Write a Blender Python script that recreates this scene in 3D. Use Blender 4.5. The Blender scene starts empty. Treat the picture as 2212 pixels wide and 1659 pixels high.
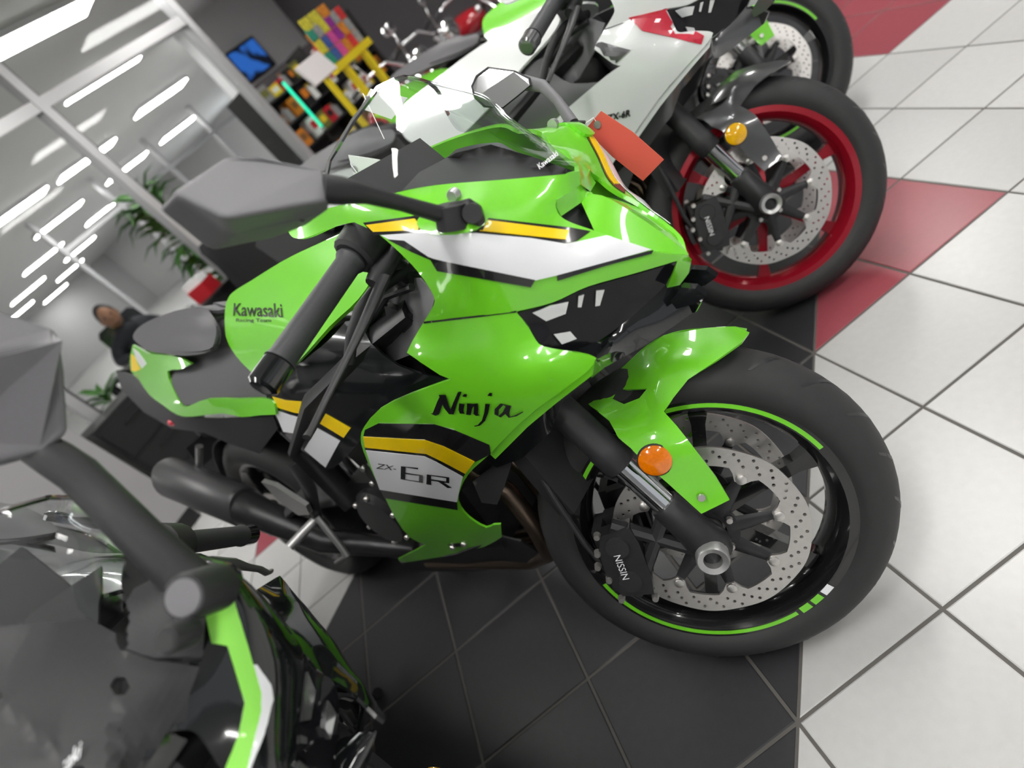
# Motorcycle showroom: four parked sport bikes on a diagonal-tiled floor, hall with glass partition behind.
import bpy, bmesh, math, random
import numpy as np
from mathutils import Vector, Matrix
from mathutils.geometry import delaunay_2d_cdt

random.seed(7)
SC = bpy.context.scene
COL = SC.collection

# ------------------------------------------------------------------ camera
CAM = np.array([1.01914, -0.05888, 1.13008])
ROT = np.array([[0.73643973, 0.33176923, -0.58956399],
                [-0.16767037, -0.75478215, -0.63418495],
                [-0.65539543, 0.5658914, -0.5002237]])      # rows: image right, image down, view direction
FPX, CX, CY = 1231.609, 1106.0, 829.5
cam_data = bpy.data.cameras.new('camera')
cam_data.sensor_fit = 'HORIZONTAL'; cam_data.sensor_width = 36.0
cam_data.lens = FPX / 2212.0 * 36.0
cam_data.clip_start = 0.02; cam_data.clip_end = 200
cam_data.dof.use_dof = True; cam_data.dof.focus_distance = 0.88; cam_data.dof.aperture_fstop = 2.4
cam = bpy.data.objects.new('camera', cam_data); COL.objects.link(cam)
r, d, v = ROT
cam.matrix_world = Matrix(((r[0], -d[0], -v[0], CAM[0]), (r[1], -d[1], -v[1], CAM[1]), (r[2], -d[2], -v[2], CAM[2]), (0, 0, 0, 1)))
SC.camera = cam

# ------------------------------------------------------------------ world, exposure
w = bpy.data.worlds.new('world'); SC.world = w; w.use_nodes = True
w.node_tree.nodes['Background'].inputs[0].default_value = (0.93, 0.96, 1.0, 1)
w.node_tree.nodes['Background'].inputs[1].default_value = 0.35
SC.view_settings.view_transform = 'Standard'; SC.view_settings.look = 'None'
SC.view_settings.gamma = 1.0; SC.view_settings.use_curve_mapping = False
SC.view_settings.exposure = 0.38
LAMP_POWER = 24.0
SC.cycles.max_bounces = 6; SC.cycles.diffuse_bounces = 3; SC.cycles.glossy_bounces = 4; SC.cycles.transparent_max_bounces = 10
SC.cycles.caustics_reflective = False; SC.cycles.caustics_refractive = False; SC.cycles.sample_clamp_indirect = 6.0; SC.cycles.adaptive_threshold = 0.03

# ------------------------------------------------------------------ materials
MATS = {}
def mat(name, col, rough=0.5, metal=0.0, coat=0.0, emit=0.0, spec=0.5, noise=0.0, nscale=40.0, bump=0.0, alpha=None, trans=0.0, ior=1.45):
    m = bpy.data.materials.new(name); m.use_nodes = True
    nt = m.node_tree; b = nt.nodes['Principled BSDF']
    b.inputs['Base Color'].default_value = (*col, 1); b.inputs['Roughness'].default_value = rough
    b.inputs['Metallic'].default_value = metal; b.inputs['Coat Weight'].default_value = coat
    b.inputs['Coat Roughness'].default_value = 0.03
    b.inputs['Specular IOR Level'].default_value = spec; b.inputs['IOR'].default_value = ior
    b.inputs['Transmission Weight'].default_value = trans
    if emit:
        b.inputs['Emission Color'].default_value = (*col, 1); b.inputs['Emission Strength'].default_value = emit
    if noise or bump:
        tc = nt.nodes.new('ShaderNodeTexCoord'); n = nt.nodes.new('ShaderNodeTexNoise')
        n.inputs['Scale'].default_value = nscale; n.inputs['Detail'].default_value = 4
        nt.links.new(tc.outputs['Object'], n.inputs['Vector'])
        if noise:
            mx = nt.nodes.new('ShaderNodeMix'); mx.data_type = 'RGBA'
            mx.inputs['A'].default_value = (*[c * (1 - noise) for c in col], 1)
            mx.inputs['B'].default_value = (*[min(1, c * (1 + noise)) for c in col], 1)
            nt.links.new(n.outputs['Fac'], mx.inputs['Factor']); nt.links.new(mx.outputs['Result'], b.inputs['Base Color'])
        if bump:
            bp = nt.nodes.new('ShaderNodeBump'); bp.inputs['Strength'].default_value = bump; bp.inputs['Distance'].default_value = 0.002
            nt.links.new(n.outputs['Fac'], bp.inputs['Height']); nt.links.new(bp.outputs['Normal'], b.inputs['Normal'])
    MATS[name] = m
    return m
def glass(name, col, fac, rough=0.02):
    """thin pane: mostly clear with a mirror reflection by viewing angle"""
    m = bpy.data.materials.new(name); m.use_nodes = True; nt = m.node_tree
    nt.nodes.clear(); o = nt.nodes.new('ShaderNodeOutputMaterial'); mx = nt.nodes.new('ShaderNodeMixShader')
    t = nt.nodes.new('ShaderNodeBsdfTransparent'); t.inputs[0].default_value = (*col, 1)
    g = nt.nodes.new('ShaderNodeBsdfGlossy'); g.inputs['Roughness'].default_value = rough
    lw = nt.nodes.new('ShaderNodeLayerWeight'); lw.inputs[0].default_value = 0.5
    p5 = nt.nodes.new('ShaderNodeMath'); p5.operation = 'POWER'; p5.inputs[1].default_value = 5.0
    f = nt.nodes.new('ShaderNodeMath'); f.operation = 'MULTIPLY_ADD'; f.inputs[1].default_value = 0.9; f.inputs[2].default_value = fac
    nt.links.new(lw.outputs['Facing'], p5.inputs[0]); nt.links.new(p5.outputs[0], f.inputs[0])
    nt.links.new(f.outputs[0], mx.inputs[0]); nt.links.new(t.outputs[0], mx.inputs[1]); nt.links.new(g.outputs[0], mx.inputs[2])
    nt.links.new(mx.outputs[0], o.inputs[0]); MATS[name] = m
    return m
GREEN = mat('green_paint', (0.17, 0.63, 0.020), 0.3, coat=1.0)
WHITEP = mat('white_pearl_paint', (0.74, 0.76, 0.76), 0.3, coat=1.0)
BLACKP = mat('black_gloss_paint', (0.008, 0.009, 0.010), 0.12, coat=1.0)
GREYP = mat('grey_metal_paint', (0.10, 0.10, 0.105), 0.28, metal=0.5, coat=1.0)
YELLOW = mat('yellow_decal', (0.96, 0.66, 0.0), 0.3, coat=0.6)
WHITED = mat('white_decal', (0.82, 0.83, 0.86), 0.3, coat=0.8)
BLACKD = mat('black_decal', (0.010, 0.010, 0.011), 0.22, coat=0.6)
REDD = mat('red_decal', (0.60, 0.02, 0.05), 0.3, coat=0.8)
LIME = mat('lime_decal', (0.30, 0.78, 0.10), 0.35, coat=0.5)
PLASTIC = mat('matte_black_plastic', (0.022, 0.022, 0.024), 0.5, noise=0.15, nscale=300, bump=0.05)
PLASTICG = mat('charcoal_plastic', (0.15, 0.147, 0.157), 0.5, noise=0.08, nscale=400, bump=0.04)
SEATM = mat('seat_vinyl', (0.075, 0.073, 0.079), 0.55, noise=0.1, nscale=500, bump=0.08)
RUBBER = mat('tyre_rubber', (0.024, 0.024, 0.025), 0.6, noise=0.12, nscale=60, bump=0.05)
RUBBERG = mat('grip_rubber', (0.045, 0.046, 0.05), 0.5, noise=0.1, nscale=400, bump=0.1)
RIMB = mat('black_rim', (0.010, 0.010, 0.011), 0.18, coat=0.8)
RIMR = mat('red_rim', (0.36, 0.008, 0.022), 0.22, metal=0.35, coat=0.8)
STEEL = mat('brushed_steel', (0.62, 0.60, 0.58), 0.35, metal=0.9, noise=0.08, nscale=120)
CHROME = mat('chrome', (0.85, 0.86, 0.88), 0.08, metal=1.0)
ALU = mat('cast_aluminium', (0.46, 0.46, 0.46), 0.38, metal=0.8)
DARKM = mat('dark_metal', (0.035, 0.035, 0.037), 0.38, metal=0.4, noise=0.2, nscale=60)
HEADER = mat('exhaust_header', (0.16, 0.12, 0.09), 0.35, metal=0.9)
AMBER = mat('amber_reflector', (0.80, 0.19, 0.0), 0.15, coat=1.0, noise=0.25, nscale=250)
GOLDR = mat('yellow_reflector', (0.88, 0.44, 0.0), 0.15, coat=1.0, noise=0.25, nscale=250)
LENS = mat('smoked_lens', (0.010, 0.010, 0.012), 0.08, spec=0.3)
SILM = mat('silencer_coating', (0.075, 0.073, 0.077), 0.42, metal=0.3)
REFL = mat('lamp_reflector', (0.72, 0.74, 0.74), 0.15, metal=0.9)
SCREEN = glass('clear_screen', (0.93, 0.945, 0.945), 0.045)
SCREEND = glass('smoked_screen', (0.10, 0.10, 0.11), 0.05)
REDTAG = mat('red_card', (0.66, 0.10, 0.07), 0.6)
PAPER = mat('white_paper', (0.92, 0.92, 0.92), 0.6)

# ------------------------------------------------------------------ mesh helpers
class MB:
    """collects vertices and faces of one part"""
    def __init__(s): s.v = []; s.f = []; s.sm = []
    def add(s, vs, fs, smooth=True):
        o = len(s.v); s.v += [tuple(map(float, q)) for q in vs]
        s.f += [tuple(i + o for i in f) for f in fs]; s.sm += [smooth] * len(fs)
        return s
    def box(s, c, size, R=None):
        hx, hy, hz = [q / 2 for q in size]
        vs = [(x, y, z) for x in (-hx, hx) for y in (-hy, hy) for z in (-hz, hz)]
        if R is not None: vs = [tuple(np.asarray(R) @ np.array(q)) for q in vs]
        vs = [(q[0] + c[0], q[1] + c[1], q[2] + c[2]) for q in vs]
        return s.add(vs, [(0, 1, 3, 2), (4, 6, 7, 5), (0, 4, 5, 1), (2, 3, 7, 6), (0, 2, 6, 4), (1, 5, 7, 3)], False)
    def tube(s, pts, rad, n=10, caps=True, flat=1.0, upv=(0, 0, 1)):
        P = [np.array(p, float) for p in pts]
        if not hasattr(rad, '__len__'): rad = [rad] * len(P)
        vs = []; fs = []; u0 = None
        for i, p in enumerate(P):
            t = P[min(i + 1, len(P) - 1)] - P[max(i - 1, 0)]; t /= (np.linalg.norm(t) + 1e-12)
            if u0 is None:
                u0 = np.cross(t, np.array(upv, float))
                if np.linalg.norm(u0) < 1e-3: u0 = np.cross(t, (1, 0, 0))
            u = u0 - t * (u0 @ t); u /= (np.linalg.norm(u) + 1e-12); u0 = u; w_ = np.cross(t, u)
            for k in range(n):
                a = 2 * math.pi * k / n; vs.append(p + rad[i] * (math.cos(a) * u + flat * math.sin(a) * w_))
        for i in range(len(P) - 1):
            for k in range(n):
                a, b = i * n + k, i * n + (k + 1) % n; fs.append((a, b, b + n, a + n))
        s.add(vs, fs, True)
        if caps:
            o = len(P) - 1
            s.add(vs[:n], [tuple(range(n - 1, -1, -1))], False); s.add(vs[o * n:], [tuple(range(n))], False)
        return s
    def lathe(s, prof, c=(0, 0, 0), n=48, a0=0.0, a1=2 * math.pi, close=False):
        """profile of (radius, y) turned about the y axis through c"""
        full = abs(a1 - a0 - 2 * math.pi) < 1e-6; m = n if full else n + 1; k = len(prof); vs = []; fs = []
        for i in range(m):
            a = a0 + (a1 - a0) * i / n
            for rr, yy in prof: vs.append((c[0] + rr * math.cos(a), c[1] + yy, c[2] + rr * math.sin(a)))
        for i in range(n):
            j = (i + 1) % m
            for q in range(k if close else k - 1):
                q2 = (q + 1) % k; fs.append((i * k + q, i * k + q2, j * k + q2, j * k + q))
        return s.add(vs, fs, True)
    def cyl(s, a, b, r0, r1=None, n=14):
        return s.tube([a, b], [r0, r0 if r1 is None else r1], n)
    def prism(s, poly, axis_vec):
        n = len(poly); P = [np.array(p, float) for p in poly]; a = np.array(axis_vec, float)
        vs = P + [p + a for p in P]
        return s.add(vs, [tuple(range(n - 1, -1, -1)), tuple(range(n, 2 * n))] + [(i, (i + 1) % n, (i + 1) % n + n, i + n) for i in range(n)], False)
    def ball(s, c, r, n=12, sc=(1, 1, 1)):
        vs = []; fs = []; h = n // 2
        for i in range(h + 1):
            th = math.pi * i / h
            for k in range(n):
                a = 2 * math.pi * k / n; vs.append((c[0] + r * sc[0] * math.sin(th) * math.cos(a), c[1] + r * sc[1] * math.sin(th) * math.sin(a), c[2] + r * sc[2] * math.cos(th)))
        for i in range(h):
            for k in range(n): fs.append((i * n + k, (i + 1) * n + k, (i + 1) * n + (k + 1) % n, i * n + (k + 1) % n))
        return s.add(vs, fs, True)
    def xf(s, fn): s.v = [tuple(map(float, fn(np.array(q)))) for q in s.v]; return s
    def mesh(s, name, material):
        me = bpy.data.meshes.new(name); me.from_pydata(s.v, [], s.f)
        me.polygons.foreach_set('use_smooth', s.sm)
        bm = bmesh.new(); bm.from_mesh(me); bmesh.ops.remove_doubles(bm, verts=bm.verts, dist=1e-6)
        bmesh.ops.dissolve_degenerate(bm, edges=bm.edges, dist=1e-7); bmesh.ops.recalc_face_normals(bm, faces=bm.faces)
        for e in bm.edges:
            if len(e.link_faces) == 2 and e.calc_face_angle(0) > 0.7: e.smooth = False
        bm.to_mesh(me); bm.free(); me.materials.append(material); me.update()
        return me
    def build(s, name, material, parent=None):
        ob = bpy.data.objects.new(name, s.mesh(name, material)); COL.objects.link(ob); ob.parent = parent
        return ob
def tag(o, label, cat, group=None):
    o['label'] = label; o['category'] = cat
    if group: o['group'] = group
    return o
def empty(name, loc=(0, 0, 0), rz=0.0):
    o = bpy.data.objects.new(name, None); COL.objects.link(o); o.location = loc; o.rotation_euler = (0, 0, rz); o.empty_display_size = 0.1
    return o
def struct(o): o['kind'] = 'structure'; return o

# ------------------------------------------------------------------ bike frames
RAKE = math.radians(23.5)
AX = np.array([-math.sin(RAKE), 0, math.cos(RAKE)]); AP = np.array([0.101, 0, 0])      # steering axis, its foot on the ground
def rodr(k, t):
    K = np.array([[0, -k[2], k[1]], [k[2], 0, -k[0]], [-k[1], k[0], 0]])
    return np.eye(3) + math.sin(t) * K + (1 - math.cos(t)) * K @ K
class Pose:
    """where a bike stands: position of its front contact, heading, lean to its left and bar angle"""
    def __init__(s, tx, ty, yaw, lean, steer):
        c, n = math.cos(yaw), math.sin(yaw); cl, sl = math.cos(-lean), math.sin(-lean)
        s.M = np.array([[c, -n, 0], [n, c, 0], [0, 0, 1]]) @ np.array([[1, 0, 0], [0, cl, -sl], [0, sl, cl]])
        s.t = np.array([tx, ty, 0]); s.Ms = rodr(AX, steer)
    def st(s, q): return s.Ms @ (np.asarray(q) - AP) + AP
    def world(s, q): return s.M @ np.asarray(q) + s.t
    def matrix(s):
        m = Matrix.Identity(4)
        for i in range(3):
            for j in range(3): m[i][j] = s.M[i, j]
            m[i][3] = s.t[i]
        return m
    def at(s, u, v, y, st=0):
        """point of the bike (own frame) on the plane y behind a measured sight line"""
        dr = ROT.T @ np.array([(u - CX) / FPX, (v - CY) / FPX, 1.0])
        o = s.M.T @ (CAM - s.t); q = s.M.T @ dr
        if st: o = s.Ms.T @ (o - AP) + AP; q = s.Ms.T @ q
        k = (y - o[1]) / q[1]; p = o + q * k
        return s.st(p) if st else p
    def atx(s, u, v, x):
        q = s.M.T @ sight(u, v); o = s.M.T @ (CAM - s.t); return o + q * ((x - o[0]) / q[0])
def sight(u, v):
    q = ROT.T @ np.array([(u - CX) / FPX, (v - CY) / FPX, 1.0]); return q / np.linalg.norm(q)
def proj(p):
    q = ROT @ (np.asarray(p) - CAM); return (q[0] / q[2] * FPX + CX, q[1] / q[2] * FPX + CY, q[2])
POSE_A = Pose(0.57319, 0.37672, -0.04363, 0.2234, 0.47124)
POSE_B = Pose(0.59087, 1.31576, -0.02227, 0.21185, 0.48993)
POSE_C = Pose(0.51557, 2.12854, -0.05477, 0.23661, 0.46416)

def tps(ctrl):
    """smooth lateral offset through the given (u, v, y) stations"""
    P = np.array(ctrl, float); n = len(P); D = P[:, None, :2] / 100 - P[None, :, :2] / 100; r2 = (D ** 2).sum(2)
    K = 0.5 * r2 * np.log(r2 + 1e-12) + 1e-3 * np.eye(n); A = np.zeros((n + 3, n + 3)); A[:n, :n] = K
    A[:n, n] = 1; A[:n, n + 1:] = P[:, :2] / 100; A[n:, :n] = A[:n, n:].T
    w_ = np.linalg.solve(A, np.concatenate([P[:, 2], [0, 0, 0]]))
    def f(u, v):
        q = np.array([u, v]) / 100; e = ((P[:, :2] / 100 - q) ** 2).sum(1)
        return float((w_[:n] * (0.5 * e * np.log(e + 1e-12))).sum() + w_[n] + w_[n + 1:] @ q)
    return f
def smooth_loop(pts, sub=4):
    """closed Catmull-Rom through the points; a point given as a 3-tuple with 's' stays a corner"""
    n = len(pts); out = []
    for i in range(n):
        p1 = np.array(pts[i][:2], float); p2 = np.array(pts[(i + 1) % n][:2], float)
        c1 = len(pts[i]) > 2; c2 = len(pts[(i + 1) % n]) > 2
        p0 = p1 if c1 else np.array(pts[i - 1][:2], float); p3 = p2 if c2 else np.array(pts[(i + 2) % n][:2], float)
        for k in range(sub):
            t = k / sub
            out.append(tuple(0.5 * (2 * p1 + (p2 - p0) * t + (2 * p0 - 5 * p1 + 4 * p2 - p3) * t * t + (3 * p1 - p0 - 3 * p2 + p3) * t ** 3)))
    return out
def inside(q, poly):
    x, y = q; c = False; n = len(poly)
    for i in range(n):
        x1, y1 = poly[i]; x2, y2 = poly[i - 1]
        if (y1 > y) != (y2 > y) and x < (x2 - x1) * (y - y1) / (y2 - y1) + x1: c = not c
    return c
def fill(outline, holes=(), step=24):
    """triangulated 2-D sheet inside the outline: (points, triangles, boundary loops)"""
    V = []; E = []; loops = []
    for lp in [outline] + list(holes):
        s0 = len(V); dense = []
        for i in range(len(lp)):
            a = np.array(lp[i], float); b = np.array(lp[(i + 1) % len(lp)], float); k = max(1, int(np.linalg.norm(b - a) / step))
            dense += [tuple(a + (b - a) * j / k) for j in range(k)]
        V += dense; m = len(dense); E += [(s0 + i, s0 + (i + 1) % m) for i in range(m)]; loops.append(dense)
    B = np.array(V); x0, y0 = B.min(0); x1, y1 = B.max(0)
    for iy, yy in enumerate(np.arange(y0 + step / 2, y1, step * 0.87)):
        for xx in np.arange(x0 + (step / 2 if iy % 2 else step), x1, step):
            q = (xx, yy)
            if inside(q, loops[0]) and not any(inside(q, h) for h in loops[1:]) and ((B - q) ** 2).sum(1).min() > (step * 0.45) ** 2: V.append(q)
    res = delaunay_2d_cdt([Vector(q) for q in V], E, [], 1, 1e-4); P = [tuple(q) for q in res[0]]; F = []
    for f in res[2]:
        c = (sum(P[i][0] for i in f) / 3, sum(P[i][1] for i in f) / 3)
        if inside(c, loops[0]) and not any(inside(c, h) for h in loops[1:]): F.append(tuple(f))
    return P, F
def sheet(pose, outline, yf, holes=(), st=0, thick=0.004, off=0.0, step=24, sides=(-1,)):
    """panel with real thickness; yf gives its lateral station; sides: -1 as traced, +1 its mirror image"""
    P, F = fill(outline, holes, step); mb = MB()
    sg = 1.0
    base = []
    for (u, vv) in P:
        y = yf(u, vv)
        if 1 in sides and -1 in sides: y = min(y, -off)
        p = pose.at(u, vv, y + off, 0) if not st else None
        if st:      # stay in the fork frame until after mirroring
            dr = ROT.T @ np.array([(u - CX) / FPX, (vv - CY) / FPX, 1.0])
            o = pose.Ms.T @ (pose.M.T @ (CAM - pose.t) - AP) + AP; q = pose.Ms.T @ (pose.M.T @ dr)
            p = o + q * ((y + off - o[1]) / q[1])
        base.append(p)
    sgn = 1.0 if np.mean([p[1] for p in base]) < 0 else -1.0
    nrm = np.zeros((len(base), 3)); Bp = np.array(base)
    for f in F:
        n_ = np.cross(Bp[f[1]] - Bp[f[0]], Bp[f[2]] - Bp[f[0]])
        for i in f: nrm[i] += n_
    nrm /= np.linalg.norm(nrm, axis=1)[:, None] + 1e-12
    if (nrm[:, 1] * sgn).sum() < 0: nrm = -nrm            # inwards
    inner = list(Bp + nrm * thick)
    if 1 in sides and -1 in sides: inner = [np.array([p[0], min(p[1], 0.0), p[2]]) for p in inner]
    ec = {}
    for f in F:
        for i in range(len(f)):
            e = (f[i], f[(i + 1) % len(f)]); k = tuple(sorted(e)); ec.setdefault(k, []).append(e)
    bd = [e[0] for e in ec.values() if len(e) == 1]
    for sd in sides:
        def tr(p):
            p = np.array([p[0], p[1] if sd < 0 else -p[1], p[2]]); return pose.st(p) if st else p
        A = [tr(p) for p in base]; B = [tr(p) for p in inner]
        mb.add(A, F if sd < 0 else [f[::-1] for f in F], True)
        mb.add(B, [f[::-1] for f in F] if sd < 0 else F, True)
        wv = []; wf = []
        for a, b in bd:
            o = len(wv); wv += [A[a], A[b], B[b], B[a]]; wf.append((o, o + 1, o + 2, o + 3))
        mb.add(wv, wf, False)
    return mb
def panel(name, pose, outline, ctrl, material, parent, holes=(), st=0, thick=0.004, off=0.0, step=24, mirror='split', smooth=0):
    """body panel of a bike, with its twin on the other side"""
    if smooth: outline = smooth_loop(outline, smooth)
    else: outline = [q[:2] for q in outline]
    yf = ctrl if callable(ctrl) else tps(ctrl)
    obs = []
    if mirror == 'join': obs.append(sheet(pose, outline, yf, holes, st, thick, off, step, (-1, 1)).build(name, material, parent))
    else:
        obs.append(sheet(pose, outline, yf, holes, st, thick, off, step, (-1,)).build(name, material, parent))
        if mirror == 'split': obs.append(sheet(pose, outline, yf, holes, st, thick, off, step, (1,)).build(name, material, parent))
    return obs
def text_mesh(body, shear=0.0, bold=0.0):
    """outline of a word as 2-D triangles, height 1, from the built-in font"""
    c = bpy.data.curves.new('lettering', 'FONT'); c.body = body; c.size = 1.0; c.shear = shear; c.offset = bold; c.resolution_u = 3
    o = bpy.data.objects.new('lettering', c); COL.objects.link(o)
    dg = bpy.context.evaluated_depsgraph_get(); me = o.evaluated_get(dg).to_mesh()
    vs = [tuple(q.co[:2]) for q in me.vertices]; fs = [tuple(p.vertices) for p in me.polygons]
    o.evaluated_get(dg).to_mesh_clear(); bpy.data.objects.remove(o); bpy.data.curves.remove(c)
    return vs, fs
def stroke_mesh(strokes, widths):
    """brush strokes as 2-D quads"""
    vs = []; fs = []
    for pts, (w0, w1) in zip(strokes, widths):
        P = [np.array(p, float) for p in pts]; n = len(P); o = len(vs)
        for i, p in enumerate(P):
            t = P[min(i + 1, n - 1)] - P[max(i - 1, 0)]; t /= np.linalg.norm(t) + 1e-9; nn = np.array([-t[1], t[0]])
            k = i / max(1, n - 1); ww = (w0 + (w1 - w0) * k) / 2
            vs += [tuple(p + nn * ww), tuple(p - nn * ww)]
        fs += [(o + 2 * i, o + 2 * i + 1, o + 2 * i + 3, o + 2 * i + 2) for i in range(n - 1)]
    return vs, fs
def lettering(name, pose, vf, quad, yf, material, parent, off=-0.0025, st=0):
    """2-D letters laid on a body panel inside the quad (bottom-left, bottom-right, top-right, top-left)"""
    vs, fs = vf; A = np.array(vs); lo = A.min(0); hi = A.max(0); q = [np.array(p, float) for p in quad]; out = []
    for p in A:
        s_, t_ = (p - lo) / (hi - lo); uv = q[0] * (1 - s_) * (1 - t_) + q[1] * s_ * (1 - t_) + q[2] * s_ * t_ + q[3] * (1 - s_) * t_
        out.append(pose.at(uv[0], uv[1], yf(uv[0], uv[1]) + off, st))
    mb = MB(); mb.add(out, fs, False)
    return mb.build(name, material, parent)
# ------------------------------------------------------------------ room
TILE = 0.305; H_CEIL = 3.0
GROUT = mat('grout', (0.115, 0.107, 0.10), 0.8)
def tile_mat(name, col, rough, nz):
    m = mat(name, col, rough, noise=nz, nscale=55, spec=0.5); nt = m.node_tree; b = nt.nodes['Principled BSDF']
    oi = nt.nodes.new('ShaderNodeObjectInfo'); mr = nt.nodes.new('ShaderNodeMapRange'); mr.inputs[3].default_value = 0.92; mr.inputs[4].default_value = 1.06
    nt.links.new(oi.outputs['Random'], mr.inputs[0]); mx = nt.nodes.new('ShaderNodeMix'); mx.data_type = 'RGBA'; mx.blend_type = 'MULTIPLY'; mx.inputs['Factor'].default_value = 1
    src = b.inputs['Base Color'].links[0].from_socket; nt.links.new(src, mx.inputs['A']); nt.links.new(mr.outputs[0], mx.inputs['B']); nt.links.new(mx.outputs['Result'], b.inputs['Base Color'])
    return m
T_WHITE = tile_mat('white_tile', (0.53, 0.527, 0.52), 0.30, 0.06)
T_BLACK = tile_mat('black_tile', (0.032, 0.032, 0.036), 0.38, 0.15)
T_RED = tile_mat('red_tile', (0.30, 0.062, 0.08), 0.30, 0.08)
floor = struct(MB().box((-12.5, 2.5, -0.0518), (43, 23, 0.10)).build('floor', GROUT)); floor['label'] = 'tiled showroom floor'
g_ = 0.0032; e_ = 0.0015
def tile_shape(tri):
    a, b = g_ / TILE, 1 - g_ / TILE
    if tri == 0: pl = [(a, a), (b, a), (b, b), (a, b)]
    elif tri == 1: pl = [(2.2 * a, a), (b, a), (b, 1 - 2.2 * a)]          # outer half, i - j large
    else: pl = [(a, 2.2 * a), (1 - 2.2 * a, b), (a, b)]
    W = lambda i, j, z: ((i - j) / math.sqrt(2) * TILE, (i + j) / math.sqrt(2) * TILE, z)
    n = len(pl); cx_, cy_ = np.mean(pl, 0); ins = [(cx_ + (p[0] - cx_) * (1 - e_ / TILE * 3), cy_ + (p[1] - cy_) * (1 - e_ / TILE * 3)) for p in pl]
    vs = [W(*p, -0.012) for p in pl] + [W(*p, -0.0012) for p in pl] + [W(*p, 0.0) for p in ins]
    fs = [tuple(range(2 * n, 3 * n))] + [(i, (i + 1) % n, (i + 1) % n + n, i + n) for i in range(n)] + [(i + n, (i + 1) % n + n, (i + 1) % n + 2 * n, i + 2 * n) for i in range(n)]
    return vs, fs
TMESH = {}
def tile_mesh(tri, m_):
    if (tri, m_.name) not in TMESH: TMESH[(tri, m_.name)] = MB().add(*tile_shape(tri), False).mesh('tile', m_)
    return TMESH[(tri, m_.name)]
RED = lambda i, j: (i in (4, 5) and j >= 1) or (i in (8, 9) and j >= 4)
cells = []
for i in range(-75, 48):
    for j in range(-40, 90):
        X, Y = (i - j) / math.sqrt(2) * TILE, (i + j + 1) / math.sqrt(2) * TILE
        if not (-12 < X < 4.5 and -5 < Y < 9): continue
        k = i - j; out = T_RED if (RED(i, j) and k <= 5) or (i, j) in ((-3, 5),) else T_WHITE
        if k == 3: cl = [(1, out), (2, T_BLACK)]
        elif k == -4: cl = [(1, T_BLACK), (2, out)]
        elif -4 < k < 3: cl = [(0, T_BLACK)]
        else: cl = [(0, out)]
        u, v_, z = proj((X, Y, 0)); vis = z > 0.1 and -260 < u < 2470 and -260 < v_ < 1920
        dist = math.hypot(X - CAM[0], Y - CAM[1])
        for t_, m_ in cl: cells.append((0 if vis else 1, dist, i, j, t_, m_))
cells.sort(key=lambda q: q[:2])
far = {}
for q, (nv, dist, i, j, t_, m_) in enumerate(cells):
    X, Y = (i - j) / math.sqrt(2) * TILE, (i + j) / math.sqrt(2) * TILE
    if q < 300 and not nv:
        ob = bpy.data.objects.new('tile', tile_mesh(t_, m_)); COL.objects.link(ob); ob.parent = floor; ob.location = (X, Y, 0)
    else:
        vs, fs = tile_shape(t_); far.setdefault(m_, MB()).add([(p[0] + X, p[1] + Y, p[2]) for p in vs], fs, False)
for m_, mb in far.items():
    me = bpy.data.meshes.new('far_tiles'); me.from_pydata(mb.v, [], mb.f); me.materials.append(m_)
    ob = bpy.data.objects.new('far_tiles', me); COL.objects.link(ob); ob.parent = floor; ob['kind'] = 'stuff'
for c_, s_ in (((-22.5, 2.5), (21, 23)), ((-1.5, -7.0), (21, 4.0)), ((6.75, 2.0), (4.5, 14.0)), ((-1.5, 11.5), (21, 5.0))): MB().box((*c_, -0.006), (*s_, 0.012)).build('far_floor_tiles', T_WHITE, floor)
W_GREY = mat('grey_wall_paint', (0.62, 0.62, 0.625), 0.7, noise=0.03, nscale=3)
W_DARK = mat('dark_grey_wall_paint', (0.085, 0.078, 0.085), 0.65, noise=0.05, nscale=3)
W_CEIL = mat('ceiling_white', (0.62, 0.62, 0.62), 0.85, noise=0.03, nscale=2)
FRAME = mat('anodised_aluminium', (0.55, 0.55, 0.56), 0.35, metal=0.6)
PANE = glass('partition_glass', (0.96, 0.97, 0.97), 0.015)
ceil = struct(MB().box((-12.5, 2.5, H_CEIL + 0.05), (43, 23, 0.1)).build('ceiling', W_CEIL)); ceil['label'] = 'white showroom ceiling'
struct(MB().box((-30.95, 2.5, 1.5), (0.1, 23, 3.0)).build('wall_far', W_GREY))
struct(MB().box((-12.5, -8.95, 1.5), (43, 0.1, 3.0)).build('wall_side', W_GREY))
struct(MB().box((-20.3, 13.95, 1.5), (27.4, 0.1, 3.0)).build('wall_hall', W_GREY))
struct(MB().box((0.85, 8.30, 1.5), (15.0, 0.2, 3.0)).build('wall_dark', W_DARK))
struct(MB().box((-6.60, 7.35, 1.5), (0.2, 1.9, 3.0)).build('wall_screen', W_GREY))
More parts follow.
